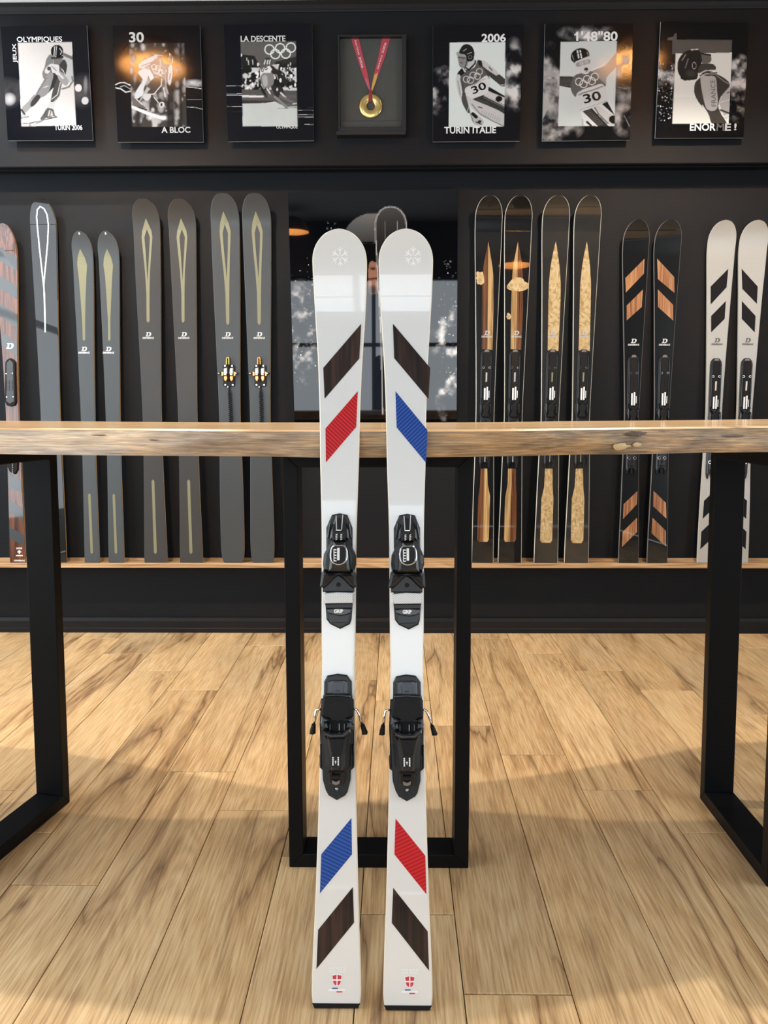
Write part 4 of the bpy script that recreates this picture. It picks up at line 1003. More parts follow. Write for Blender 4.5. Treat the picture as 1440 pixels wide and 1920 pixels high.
# I..L glossy black skis with inlaid spears; M, N chevron; O, P cream
def race_plate(s, u, v, slot, vend, open_fork):
    """long moulded binding plate; numbers are half millimetres from its top centre"""
    cx, q = s.loc(u, v); k = 0.0005
    def Q(pts): return [(cx+x*k, q-y*k) for x, y in pts]
    qe = (q-s.loc(u, vend)[1])/k
    b = s.prism('binding_plate', Q([(-28,6),(-14,0),(14,0),(28,6),(48,30),(56,60),(56,380),(52,560),(56,qe-60),(46,qe-8),(34,qe),(30,qe-40),(14,qe-62),(-14,qe-62),(-30,qe-40),(-34,qe),(-46,qe-8),(-56,qe-60),(-52,560),(-56,380),(-56,60),(-48,30)]), 0, 0.010, M_BIND, None, 0.003)
    s.prism('plate_nose', Q([(-26,30),(-18,8),(0,2),(18,8),(26,30)]), 0.006, 0.0135, M_DARKSIDE, b, 0.002)
    s.prism('plate_deck', Q([(-30,34),(30,34),(38,70),(38,470),(22,500),(-22,500),(-38,470),(-38,70)]), 0.006, 0.014, M_BINDMATT, b, 0.0015)
    for sx in (-1, 1):
        s.prism('plate_rail', Q([(sx*40,70),(sx*47,70),(sx*47,470),(sx*40,480)]), 0.006, 0.0175, M_BIND2, b, 0.0015)
        c = Q([(sx*31,178)])[0]
        s.prism('screw', disc(c[0], c[1], 0.0058, 12), 0.010, 0.0150, M_CHROME, b, 0.0005)
        s.prism('screw_core', disc(c[0], c[1], 0.0042, 10), 0.010, 0.0154, M_BINDMATT, b)
        s.prism('toe_strut', Q([(sx*40,485),(sx*52,478),(sx*14,540),(sx*4,530)]), 0.006, 0.022, M_BIND2, b, 0.003)
        s.prism('toe_wing', Q([(sx*34,540),(sx*52,520),(sx*58,570),(sx*50,640),(sx*36,610)]), 0.006, 0.026, M_BIND2, b, 0.004)
        s.prism('fork_rail', Q([(sx*34,680),(sx*50,680),(sx*50,qe-50),(sx*38,qe-20)]), 0.006, 0.014, M_BIND2, b, 0.003)
    s.prism('slot_window', Q([(-8,225),(8,225),(6,312),(-8,316)]), 0.010, 0.0146, slot, b)
    for x0, x1, y0, y1 in ((-22,-6,374,490),(2,17,362,490),(24,31,400,470)):
        s.prism('scale_bar', Q([(x0,y0),(x1,y0),(x1,y1),(x0,y1)]), 0.010, 0.0150, M_INKWHITE, b, 0.0006)
    s.prism('toe_knob', arc_smooth(Q([(0,532),(30,545),(36,580),(26,610),(36,650),(0,662),(-36,650),(-26,610),(-36,580),(-30,545)]), 3), 0.008, 0.028, M_BINDMATT, b, 0.005)
    s.prism('toe_base', Q([(-40,660),(40,660),(36,qe-90),(-36,qe-90)]), 0.004, 0.0125, M_BIND2, b, 0.002)
    c = Q([(0,690)])[0]; s.prism('screw_core', disc(c[0], c[1], 0.0045, 10), 0.010, 0.0136, M_INKBLACK, b)
    if open_fork:
        s.prism('fork_slot', Q([(-4,qe-200),(4,qe-200),(4,qe-62),(-4,qe-62)]), 0.010, 0.0135, open_fork, b)
    else:
        for sx in (-1, 1):
            c = Q([(sx*28,qe-165)])[0]
            s.prism('screw', disc(c[0], c[1], 0.0070, 12, 1.2), 0.010, 0.0150, M_CHROME, b, 0.0005)
            s.prism('screw_core', disc(c[0], c[1], 0.0050, 10, 1.2), 0.010, 0.0154, M_BINDMATT, b)
        c = Q([(0,qe-130)])[0]; s.prism('adjust_screw', disc(c[0], c[1], 0.0055, 12, 1.4), 0.010, 0.0148, M_BINDMATT, b, 0.001)
        s.prism('adjust_slot', Q([(-7,qe-105),(7,qe-105),(10,qe-15),(-10,qe-15)]), 0.004, 0.0130, M_BINDMATT, b, 0.001)
    return b
def spear(lab, tipu, rows, tailu, up, lo, mats, slot, mu, mvw, mw, pu, m_):
    s = wall_ski(lab, (tipu, 365), rows, tailu, m_, M_PALESIDE, 0.016, bh=0.055)
    # up, lo: (left side points top->bottom, right side points, centre line)
    for (L_, R_, Cc), C_ in ((up, C4), (lo, C6)):
        if mats[0] is mats[1]:
            inl(s, C_(L_+R_[::-1]), mats[0], 'spear_inlay')
        else:
            inl(s, C_(L_+Cc[::-1]), mats[0], 'spear_inlay'); inl(s, C_(R_+Cc[::-1]), mats[1], 'spear_inlay')
    emblem(s, mu, 340+706/2.4828, 8, 22, mvw, M_INKGREY)
    race_plate(s, pu, 655, slot, 878, slot)
    return s
sI = spear('glossy black ski with dark-left, pale-right wooden spear, nearest the centre poster', 917, [(1050,884,925),(950,886.5,926),(850,890,926),(785,892,926.5),(700,893,930),(560,892,936),(410,891.4,942.6)], 904.5,
      ([(138,280),(126,340),(116,390),(110,440),(108,600),(108,782)], [(138,280),(148,340),(156,390),(161,440),(162,600),(157,785)], [(138,282),(137,440),(136,600),(133,783)]),
      ([(102,245),(99,325),(92,375),(88,480),(86,575),(92,586)], [(133,245),(136,320),(146,375),(143,480),(140,575),(133,586)], [(118,245),(117,325),(116,375),(114,480),(112,575),(112,586)]), (M_WALNUT, M_ASH), M_INKGREY, 913.5, 340+723/2.4828, 20, 912.5, M_BLACKGLOSS)
sJ = spear('glossy black ski with pale-left, dark-right wooden spear, second from the centre poster', 973, [(1050,933,977),(950,937,978),(850,942,979),(785,945,979),(700,947,984),(560,947.5,992),(410,947.4,999)], 955.5,
      ([(276,280),(264,340),(254,390),(249,440),(244,600),(242,782)], [(276,280),(288,340),(296,390),(299,440),(298,600),(291,785)], [(276,282),(274,440),(271,600),(267,783)]),
      ([(230,245),(228,320),(217,375),(213,480),(211,575),(216,586)], [(266,245),(267,320),(270,375),(269,480),(267,575),(260,586)], [(247,245),(246,320),(243,375),(241,480),(239,575),(239,586)]), (M_ASH, M_WALNUT), M_INKGREY, 968.5, 340+723/2.4828, 20, 966, M_BLACKGLOSS)
for s_, blobs in ((sI, [(100,450,21,30)]), (sJ, [(275,484,46,32), (233,628,10,15)])):
    for (x, y, rx, ry) in blobs:
        r = random.Random(x); pts = []
        for k in range(18):
            t = 2*math.pi*k/18; f = 1+r.uniform(-.22, .22); pts.append((x+rx*f*math.cos(t), y+ry*f*math.sin(t)))
        inl(s_, C4(arc_smooth(pts, 2)), M_BURL, 'pale_wood_patch', None, 0.0009)
spear('glossy carbon ski with blond burl spear, left one of its pair', 1043.5, [(1050,1000,1045),(950,1004,1046),(850,1010,1047.5),(785,1015,1048.5),(700,1017,1054),(560,1018.3,1062),(410,1018,1069.4)], 1023.5,
      ([(452,280),(438,340),(427,400),(420,480),(418,560),(414,787)], [(452,280),(462,340),(470,400),(475,480),(474,560),(464,790)], []),
      ([(402,245),(398,330),(385,385),(382,480),(379,578),(386,590)], [(437,245),(437,330),(441,385),(438,480),(435,578),(428,590)], []), (M_BURL, M_BURL), M_OLIVE, 1037.5, 340+724/2.4828, 20, 1036, M_CARBONGLOSS)
spear('glossy carbon ski with blond burl spear, right one of its pair', 1103, [(1050,1057,1102.5),(950,1061,1103),(850,1067,1104.5),(785,1072.6,1105.7),(700,1075,1111),(560,1077,1120),(410,1077.5,1128)], 1080.5,
      ([(597,280),(584,340),(574,400),(566,480),(564,560),(558,787)], [(597,280),(605,340),(612,400),(616,480),(615,560),(610,790)], []),
      ([(545,245),(540,330),(527,385),(524,480),(522,578),(530,592)], [(578,245),(580,330),(585,385),(583,480),(580,578),(572,592)], []), (M_BURL, M_BURL), M_OLIVE, 1096.5, 340+724/2.4828, 20, 1094.5, M_CARBONGLOSS)
def chev(lab, tip, rows, tailu, shapes, m_top, m_side, m_in, mark, mm, plate, slot):
    s = wall_ski(lab, tip, rows, tailu, m_top, m_side, 0.015, bh=0.05)
    for p in shapes: inl(s, p, m_in, 'stripe_inlay')
    emblem(s, mark[0], mark[1], 8, 23, mark[2], mm)
    race_plate(s, plate[0], plate[1], slot, plate[2], None)
    return s
chev('glossy black ski with cherry-wood diagonal stripes, left one of its pair', (1193, 410), [(1050,1160,1198),(950,1164,1198),(850,1168,1198),(785,1171,1198.3),(700,1172,1204),(560,1169,1212),(455,1167.3,1217)], 1178.5,
     [C4([(865,360),(862,430),(778,518),(776,450)]), C4([(858,503),(852,585),(782,648),(782,578)]), C6([(833,348),(830,410),(765,480),(768,410)]), C6([(830,473),(830,540),(760,610),(763,540)])],
     M_BLACKGLOSS, M_DARKSIDE, M_CHERRY, (1188.5, 340+743/2.4828, 340+761/2.4828), M_INKSILVER, (1188, 665, 890), M_INKBLACK)
chev('glossy black ski with cherry-wood diagonal stripes, right one of its pair', (1253, 410), [(1050,1213,1251.5),(950,1218,1252.5),(850,1224,1254.5),(785,1228.5,1256.7),(700,1230,1263),(560,1229,1272),(455,1227.3,1278)], 1232,
     [C4([(924,360),(1003,445),(1005,520),(927,455)]), C4([(927,503),(998,575),(998,648),(928,585)]), C6([(907,348),(965,405),(967,478),(905,420)]), C6([(902,473),(965,535),(965,608),(897,545)])],
     M_BLACKGLOSS, M_DARKSIDE, M_CHERRY, (1246.5, 340+743/2.4828, 340+761/2.4828), M_INKSILVER, (1246, 665, 890), M_INKBLACK)
chev('cream ski with black diagonal stripes, left one of the rightmost pair', (1354.5, 411), [(1050,1307,1347),(950,1312.5,1350),(850,1320,1352.5),(785,1325,1354.6),(700,1327.5,1361),(560,1327.5,1372),(455,1327,1379.5)], 1327,
     [C4([(1255,407),(1247,493),(1173,573),(1173,490)]), C4([(1244,557),(1238,640),(1175,703),(1175,627)]), [(1343,917),(1341,950),(1317.5,972.5),(1320,939)], [(1342,971),(1340,1004),(1313,1030),(1315,997)]],
     M_CREAM, M_CREAMSIDE, M_INKBLACK, (1345, 340+740/2.4828, 340+758/2.4828), M_INKDARK, (1342.5, 671.5, 898), M_PALESIDE)
chev('cream ski with black diagonal stripes, right one of the rightmost pair', (1414.5, 411), [(1050,1362,1403),(950,1368,1405),(850,1377,1407.5),(785,1382,1410),(700,1385,1418),(560,1386,1430),(455,1385.6,1438.8)], 1382.5,
     [C4([(1317,407),(1392,490),(1388,570),(1320,500)]), C4([(1318,557),(1382,627),(1378,703),(1318,640)]), [(1377,917),(1400.6,939),(1399,973),(1375,950)], [(1374,971),(1399.5,997),(1398,1030),(1372,1004)]],
     M_CREAM, M_CREAMSIDE, M_INKBLACK, (1402.5, 340+740/2.4828, 340+758/2.4828), M_INKDARK, (1400, 671.5, 898), M_PALESIDE)
# ------------------------------------------------------------------ printed panels
class Print:
    """small picture held as vertex colours of a fine grid; drawn in the coordinates of the traced crop"""
    def __init__(s, corners, nu, nv, bg, ss=2, seed=0):
        s.nu, s.nv, s.ss = nu, nv, ss
        a = (np.arange(nu*ss)+0.5)/(nu*ss); b = (np.arange(nv*ss)+0.5)/(nv*ss)
        A, B = np.meshgrid(a, b)          # B: 0 = top
        TL, TR, BR, BL = [np.array(c, float) for c in corners]
        s.X = TL[0]*(1-A)*(1-B)+TR[0]*A*(1-B)+BR[0]*A*B+BL[0]*(1-A)*B
        s.Y = TL[1]*(1-A)*(1-B)+TR[1]*A*(1-B)+BR[1]*A*B+BL[1]*(1-A)*B
        s.im = np.zeros(s.X.shape+(3,)); s.im[:] = np.array(bg if hasattr(bg, '__len__') else (bg,)*3)/255.0
        s.rs = np.random.RandomState(seed); s.clip = None
    def put(s, m, c, a=1.0):
        c = np.array(c if hasattr(c, '__len__') else (c,)*3)/255.0
        m = m*a if m.dtype != bool else m.astype(float)*a
        if s.clip is not None: m = m*s.clip
        s.im = s.im*(1-m[..., None]) + c*m[..., None]
    def inpoly(s, pts):
        ins = np.zeros(s.X.shape, bool); n = len(pts)
        for i in range(n):
            x0, y0 = pts[i]; x1, y1 = pts[(i+1) % n]
            if y0 == y1: continue
            c = ((y0 > s.Y) != (y1 > s.Y)) & (s.X < (x1-x0)*(s.Y-y0)/(y1-y0)+x0); ins ^= c
        return ins
    def poly(s, pts, c, a=1.0): s.put(s.inpoly(pts), c, a)
    def blob(s, pts, c, a=1.0): s.put(s.inpoly(arc_smooth(pts, 4)), c, a)
    def ell(s, cx, cy, rx, ry, c, a=1.0, rot=0.0):
        dx, dy = s.X-cx, s.Y-cy; k, l = math.cos(rot), math.sin(rot)
        s.put(((dx*k+dy*l)/rx)**2+((-dx*l+dy*k)/ry)**2 <= 1, c, a)
    def ring(s, cx, cy, r, w, c):
        d = np.hypot(s.X-cx, s.Y-cy); s.put(np.abs(d-r) <= w/2, c)
    def line(s, pts, w, c, a=1.0):
        m = np.zeros(s.X.shape, bool)
        for (x0, y0), (x1, y1) in zip(pts[:-1], pts[1:]):
            dx, dy = x1-x0, y1-y0; t = np.clip(((s.X-x0)*dx+(s.Y-y0)*dy)/(dx*dx+dy*dy+1e-9), 0, 1)
            m |= np.hypot(s.X-x0-t*dx, s.Y-y0-t*dy) <= w/2
        s.put(m, c, a)
    def noise(s, scale, seed=0, ax=1.0, ay=1.0, octv=5):
        r = np.random.RandomState(seed); out = np.zeros(s.X.shape); tot = 0
        for o in range(octv):
            f = 2.0**o/scale; g = r.rand(64, 64)
            x = s.X*f*ax+13*o; y = s.Y*f*ay+7*o; xi = np.floor(x).astype(int); yi = np.floor(y).astype(int); tx_ = x-xi; ty_ = y-yi
            tx_ = tx_*tx_*(3-2*tx_); ty_ = ty_*ty_*(3-2*ty_)
            G = lambda i, j: g[(yi+j) % 64, (xi+i) % 64]
            v = (G(0,0)*(1-tx_)+G(1,0)*tx_)*(1-ty_)+(G(0,1)*(1-tx_)+G(1,1)*tx_)*ty_
            out += v/2.0**o; tot += 1/2.0**o
        return out/tot
    def smooth(s, v, a, b): t = np.clip((v-a)/(b-a), 0, 1); return t*t*(3-2*t)
    def soft(s, cx, cy, rx, ry, p=1.0):
        return np.clip(1-(((s.X-cx)/rx)**2+((s.Y-cy)/ry)**2), 0, 1)**p
    def mesh(s, name, quad, Y, parent, m_=None):
        """quad: world TL,TR,BR,BL (x,z) on plane y=Y"""
        im = s.im.reshape(s.nv, s.ss, s.nu, s.ss, 3).mean((1, 3))
        im = np.clip(im, 0, 1); lin = np.where(im <= 0.04045, im/12.92, ((im+0.055)/1.055)**2.4)
        nu, nv = s.nu, s.nv
        a = np.arange(nu+1)/nu; b = np.arange(nv+1)/nv; A, B = np.meshgrid(a, b)
        TL, TR, BR, BL = [np.array(q) for q in quad]
        P = [(TL[i]*(1-A)*(1-B)+TR[i]*A*(1-B)+BR[i]*A*B+BL[i]*(1-A)*B).ravel() for i in (0, 1)]
        co = np.stack([P[0], np.full_like(P[0], Y), P[1]], 1).astype(np.float32)
        i, j = np.meshgrid(np.arange(nu), np.arange(nv)); k = (j*(nu+1)+i).ravel()
        fc = np.stack([k+nu+1, k+nu+2, k+1, k], 1).astype(np.int32)
        me = bpy.data.meshes.new(name); me.vertices.add(len(co)); me.vertices.foreach_set('co', co.ravel())
        me.loops.add(fc.size); me.loops.foreach_set('vertex_index', fc.ravel())
        me.polygons.add(len(fc)); me.polygons.foreach_set('loop_start', np.arange(0, fc.size, 4, dtype=np.int32))
        me.update(calc_edges=True); me.validate()
        at_ = me.color_attributes.new('ink', 'FLOAT_COLOR', 'CORNER')
        c = np.concatenate([lin.reshape(-1, 3), np.ones((nu*nv, 1))], 1).astype(np.float32); c = np.repeat(c, 4, axis=0)
        at_.data.foreach_set('color', c.ravel())
        me.materials.append(m_ or M_PRINT)
        return link(bpy.data.objects.new(name, me), parent)
def flat_text(string, p0, p1, Y, m_, parent, bold=0.02, rot90=False, name='lettering', h=None):
    """text filling the box p0..p1 (pixels: left/top, right/bottom) on the plane y=Y"""
    a = at(*p0, Y); b = at(*p1, Y); vs, fs, w = text2d(string, bold)
    out = []
    for x, y in vs:
        fx, fy = x/w, y
        if rot90: out.append((b.x-(b.x-a.x)*fy, Y, b.z+(a.z-b.z)*fx))
        else: out.append((a.x+(b.x-a.x)*fx, Y, b.z+(a.z-b.z)*fy))
    return mk(name, out, fs, m_, parent)
YP = 4.176
def panel(label, px, Yf, crop, paint, nu=132, nv=180, thick=0.0065, group='photo panels in the upper row', standoff=True):
    """px: TL,TR,BR,BL in image pixels; crop: (x, y, scale) of the traced crop"""
    W_ = [at(u, v, Yf) for u, v in px]
    q = [(p.x, p.z) for p in W_]
    cx = sum(p[0] for p in q)/4; zb_ = min(q[2][1], q[3][1])
    r = empty('photo_panel', (cx, Yf, zb_)); tag(r, label, 'poster', group)
    l = [(x-cx, z-zb_) for x, z in q]
    vs = [(x, d, z) for d in (0.0003, thick) for x, z in l]
    mk('acrylic_sheet', vs, [(3,2,1,0), (4,5,6,7)]+[(i, (i+1) % 4, 4+(i+1) % 4, 4+i) for i in range(4)], M_ACRYL, r)
    cc = [((u-crop[0])*crop[2], (v-crop[1])*crop[2]) for u, v in px]
    p = paint(cc, nu, nv)
    p.mesh('photo_print', l, 0.0, r, M_PRINTGLOSS if group is None else None)
    if standoff:
        wy = (YU if zb_ > ZB else YW)-Yf
        for fx, fz in ((0.12, 0.1), (0.88, 0.1), (0.12, 0.9), (0.88, 0.9)):
            x0 = l[3][0]+(l[2][0]-l[3][0])*fx; z0 = l[3][1]+(l[0][1]-l[3][1])*fz
            mb = MB(); mb.tube([(x0, thick, z0), (x0, wy-0.0005, z0)], 0.008, 8); mb.build('wall_spacer', M_STEEL, r)
    return r, (lambda s_, x0, y0, x1, y1, m_=M_INKWHITE, bold=0.026, rot90=False: ptext(r, s_, crop, x0, y0, x1, y1, Yf, m_, bold, rot90))
def ptext(r, s_, crop, x0, y0, x1, y1, Yf, m_, bold, rot90):
    o = flat_text(s_, (crop[0]+x0/crop[2], crop[1]+y0/crop[2]), (crop[0]+x1/crop[2], crop[1]+y1/crop[2]), Yf-0.0006, m_, r, bold, rot90)
    o.matrix_parent_inverse = Matrix.Translation(-r.location)
    return o
def rings(p, c5, r, w, c):
    for x, y in c5: p.ring(x, y, r, w, c)

def paint1(cc, nu, nv):
    p = Print(cc, nu, nv, (17, 19, 26))
    nz = p.noise(160, 3)
    p.put(p.soft(100, 960, 260, 230, 0.8)*nz, 120); p.put(p.soft(1120, 930, 220, 260, 0.8)*nz, 125)
    p.put(p.soft(130, 1045, 90, 95, 0.6), 205); p.put(p.soft(1155, 850, 35, 150, 1), 150)
    p.ell(1058, 893, 46, 52, 240); p.ell(1148, 1066, 48, 52, 220)
    p.poly([(240,285),(970,275),(1028,1400),(290,1418)], (236, 232, 228))
    p.clip = p.inpoly([(240,285),(970,275),(1028,1400),(290,1418)]).astype(float)
    p.put(p.noise(300, 5)*0.10, 150)
    p.line([(330,815),(560,730)], 22, 248)
    p.blob([(690,440),(630,500),(600,620),(572,690),(590,770),(650,745),(705,650),(720,560)], 130)
    p.blob([(850,430),(930,450),(990,495),(1000,720),(930,815),(870,650),(835,560)], 205)
    p.line([(860,440),(970,490)], 40, 120)
    p.blob([(835,520),(880,520),(905,600),(880,720),(860,660),(800,600),(790,540)], 62)
    p.poly([(700,690),(810,700),(830,800),(780,900),(720,890),(640,970),(690,760)], 48)
    p.poly([(800,600),(860,680),(880,780),(800,740)], 95)
    p.blob([(640,720),(720,700),(705,800),(650,960),(560,1022),(500,1000),(500,945),(560,850)], 150)
    for i in range(9): p.line([(640-17*i,760+26*i),(600-15*i,775+26*i)], 8, 95)
    p.line([(590,890),(650,865)], 10, 225)
    p.blob([(780,760),(835,800),(805,960),(765,1050),(690,1088),(690,1040),(720,900)], 78)
    p.line([(815,820),(775,985),(700,1045)], 12, 225); p.line([(835,815),(800,1000),(740,1060)], 12, 140)
    p.blob([(490,980),(440,1000),(380,1080),(298,1160),(340,1228),(430,1150),(500,1070),(550,1022)], 160)
    p.blob([(500,985),(545,1020),(475,1120),(418,1150),(420,1085)], 62)
    p.poly([(700,1085),(660,1085),(635,1165),(722,1180),(748,1075)], 210)
    p.poly([(640,1160),(722,1182),(745,1272),(640,1295),(560,1335),(542,1310),(600,1220)], 95)
    p.poly([(650,1190),(700,1200),(720,1270),(640,1280)], 200)
    for x in (620, 655, 690): p.line([(x,1190),(x-20,1280)], 10, 60)
    p.poly([(288,1180),(345,1240),(395,1280),(288,1308)], 190); p.line([(290,1190),(330,1245)], 26, 60); p.line([(288,1305),(390,1282)], 9, 90)
    p.line([(300,1378),(400,1372),(545,1338),(770,1288)], 12, 80); p.line([(400,1398),(470,1375),(560,1342)], 34, 150); p.line([(420,1392),(480,1372)], 16, 235)
    p.line([(640,1300),(770,1288),(730,1265)], 10, 70)
    p.line([(972,740),(985,800),(930,880),(840,907)], 22, 125)
    p.blob([(770,690),(830,680),(925,790),(890,862),(800,790)], 165); p.line([(790,700),(850,760)], 26, 225)
    p.blob([(610,640),(680,570),(760,590),(805,690),(770,722),(700,650),(650,700),(610,690)], 222)
    p.ell(662, 632, 26, 26, 70); p.line([(700,600),(760,660)], 10, 110); p.line([(680,640),(700,690)], 10, 80)
    p.poly([(712,480),(830,470),(850,520),(800,582),(728,572)], 118); p.line([(705,488),(840,478)], 34, 55)
    p.ell(770, 402, 83, 88, 22); p.line([(738,335),(728,472)], 13, 235); p.line([(765,325),(752,476)], 11, 220); p.line([(805,360),(835,405),(815,440)], 13, 215)
    p.clip = None
    p.im *= 0.84  # whole print toned down to offset the strong spotlight on this panel
    return p
r, T = panel('black photo panel with skier in tuck on pale snow, leftmost of the upper row', [(1.4,49.7),(162.5,47),(174.3,263),(14.6,263.6)], YP, (0, 40, 7.2), paint1)
T('OLYMPIQUES', 225, 208, 840, 288, bold=0.012); T('JEUX', 165, 300, 243, 560, bold=0.010, rot90=True); T('TURIN 2006', 735, 1402, 1112, 1466, bold=0.008)

def paint2(cc, nu, nv):
    p = Print(cc, nu, nv, (11, 12, 17))
    q = [(300,290),(1050,290),(1085,1420),(345,1420)]
    p.line([(110,852),(180,822),(240,820),(330,862)], 16, 225); p.line([(110,888),(190,905),(255,950),(330,935)], 16, 225); p.line([(180,880),(240,860),(330,915)], 10, 190)
    p.put(p.soft(1180, 830, 190, 60, 0.6)*(0.4+p.noise(90, 4)), 215)
    p.line([(1070,880),(1160,885),(1280,905)], 9, 225); p.line([(1085,1150),(1200,1158),(1290,1180)], 8, 190); p.line([(1085,1050),(1280,1050)], 5, 110)
    p.clip = p.inpoly(q).astype(float); p.put(np.ones(p.X.shape), 52)
    n1 = p.noise(130, 8, 1.2, 0.8, 3); p.put(p.smooth(n1, 0.48, 0.70), 190, 0.85)
    r_ = np.random.RandomState(4)
    for _ in range(70):
        x, y, s_ = r_.uniform(320, 1070), r_.uniform(300, 1410), r_.uniform(14, 48); p.put(p.soft(x, y, s_, s_*1.25, 0.5), r_.choice([210, 170, 235]), 0.6)
    for x, w_ in ((430, 34), (880, 46), (840, 20), (1000, 24)): p.put(np.exp(-((p.X-x)/w_)**2)*0.85, 30)
    p.blob([(430,590),(470,540),(640,455),(690,462),(645,545),(460,625)], 215); p.line([(480,595),(610,545)], 16, 150)
    p.line([(650,450),(760,460)], 16, 215)
    p.blob([(590,560),(720,480),(735,620),(800,640),(885,560),(880,760),(850,870),(770,760),(640,730),(585,640)], 128)
    rings(p, [(640,610),(685,660),(730,680),(690,625),(770,665)], 32, 9, 230)
    p.line([(600,600),(640,690),(760,740)], 10, 225)
    p.blob([(420,680),(540,635),(565,720),(505,890),(490,980),(412,1038),(378,980),(430,880),(485,780)], 215)
    p.blob([(570,640),(635,740),(625,795),(590,790),(560,700)], 228)
    p.blob([(540,880),(640,760),(740,770),(745,850),(640,965),(540,955)], 60); p.line([(745,770),(735,860),(640,975),(540,980)], 13, 225)
    p.poly([(545,875),(590,905),(440,1090),(415,1110)], 175)
    p.blob([(500,975),(600,990),(560,1065),(500,1045)], 205)
    p.blob([(840,600),(885,590),(890,700),(862,845),(825,810),(830,690)], 215); p.line([(860,700),(850,780)], 12, 120)
    p.line([(790,640),(800,880),(830,970)], 18, 165); p.line([(770,890),(790,1010)], 16, 220); p.line([(640,1020),(700,1095)], 12, 225)
    p.ell(745, 1120, 40, 40, 205); p.ell(740, 1120, 14, 22, 40)
    p.poly([(345,1000),(440,1090),(540,1170),(430,1165),(345,1130)], 95); p.line([(380,1020),(480,1120)], 12, 220)
    p.line([(345,1150),(540,1235),(770,1308)], 40, 232); p.line([(440,1160),(540,1190)], 18, 40); p.ell(778, 1298, 28, 26, 215)
    p.ell(780, 570, 60, 70, 150); p.ell(825, 490, 70, 90, 26); p.line([(850,425),(838,540)], 9, 225); p.line([(868,430),(858,540)], 7, 200)
    p.line([(720,510),(730,600)], 14, 205); p.line([(890,470),(885,560),(830,625)], 10, 215)
    p.clip = None
    return p
r, T = panel('black photo panel with crouching racer before blurred forest, second from the left', [(211.1,48.3),(375,48.3),(381.3,266.4),(220.8,266.4)], YP, (200, 40, 7.2), paint2)
T('30', 300, 145, 505, 286, M_INKSILVER); T('A BLOC', 738, 1424, 1130, 1506, M_INKGREY)

def paint3(cc, nu, nv):
    p = Print(cc, nu, nv, (12, 14, 22))
    for y, w_ in ((866,8),(968,7),(991,13),(1144,8)): p.line([(105,y),(320,y)], w_, 190)
    for y, w_ in ((1196,7),(1257,8),(1287,12),(1389,9)): p.line([(1075 if y < 1380 else 1160,y),(1283,y)], w_, 175)
    p.line([(110,1212),(320,1212)], 4, 60); p.line([(1070,1160),(1283,1158)], 4, 60)
    p.clip = p.inpoly([(295,265),(1045,265),(1065,1415),(325,1415)]).astype(float)
    p.put(np.ones(p.X.shape), 96); p.put(p.noise(200, 2)*0.35, 55)
    p.poly([(295,440),(480,460),(560,600),(560,640),(295,580)], 34)
    for x, y, l_ in ((378,490,30),(400,520,60),(458,515,60)): p.line([(x,y),(x+4,y+l_)], 14, 200)
    p.ell(305, 452, 12, 22, 240)
    p.poly([(770,540),(1050,470),(1050,640),(720,640)], 44)
    p.poly([(295,590),(480,600),(560,640),(720,600),(1060,560),(1070,930),(295,930)], 28)
    n1 = p.noise(58, 9, 1, 0.8, 3); m_ = p.smooth(n1, 0.50, 0.62)*((p.Y > 620) & (p.Y < 920)); p.put(m_, 205)
    r_ = np.random.RandomState(2)
    for _ in range(60):
        x = r_.choice([r_.uniform(310, 560), r_.uniform(800, 1055)]); p.ell(x, r_.uniform(560, 900), r_.uniform(8, 20), r_.uniform(12, 30), r_.choice([240, 215, 30]))
    p.poly([(720,580),(820,570),(800,650),(720,600)], 200)
    p.poly([(860,880),(1060,890),(1060,940),(880,935)], 205)
    p.poly([(300,912),(1065,930),(1065,985),(300,985)], 82)
    p.poly([(300,985),(1065,985),(1065,1025),(300,1025)], 92); p.poly([(300,988),(620,998),(600,1022),(300,1022)], 225)
    p.poly([(300,1028),(1065,1028),(1065,1108),(300,1104)], 84); p.poly([(300,1060),(760,1070),(640,1100),(300,1104)], 50)
    p.poly([(300,1104),(620,1098),(760,1075),(900,1150),(1070,1140),(1070,1420),(300,1420)], (203, 210, 207))
    p.put(p.noise(160, 6)*0.22*(p.Y > 1100), 150)
    rings(p, [(686,376),(830,360),(975,350),(765,437),(906,430)], 62, 16, (232, 238, 236))
    p.blob([(570,720),(690,670),(745,740),(730,860),(650,895),(585,860)], 128); p.blob([(590,740),(650,730),(660,850),(610,870)], 175)
    p.blob([(715,590),(790,650),(940,800),(965,905),(940,895),(800,770),(720,670)], 40); p.line([(735,710),(785,720),(800,780)], 10, 170)
    p.poly([(570,850),(620,930),(665,1040),(610,985),(565,920)], 34); p.line([(655,905),(695,970)], 22, 220)
    p.poly([(710,855),(850,880),(905,1020),(770,1020),(735,940)], 44); p.line([(840,960),(900,1020)], 26, 205); p.ell(835, 790, 16, 30, 235); p.ell(790, 915, 12, 22, 225)
    p.line([(760,1015),(915,1150)], 36, 130); p.line([(830,1005),(1045,1108)], 34, 105); p.line([(1000,1112),(1050,1100)], 10, 230); p.line([(800,1172),(1060,1160)], 6, 90)
    p.ell(660, 535, 50, 48, 50)
    for x in (630, 665, 695): p.line([(x,520),(x-12,570)], 18, 220)
    p.poly([(556,640),(690,592),(722,640),(700,690),(600,690),(560,745)], 228); p.ell(590, 650, 20, 22, 228); p.ring(590, 652, 17, 9, 40); p.ring(640, 632, 16, 9, 40)
    p.ell(940, 845, 18, 24, 20); p.ell(965, 880, 14, 18, 225)
    p.clip = None
    return p
r, T = panel('black photo panel with racer seen from behind under five rings, left of the medal', [(419.7,46.3),(585,44),(588.5,263.6),(428,265.7)], YP, (410, 40, 7.2), paint3)
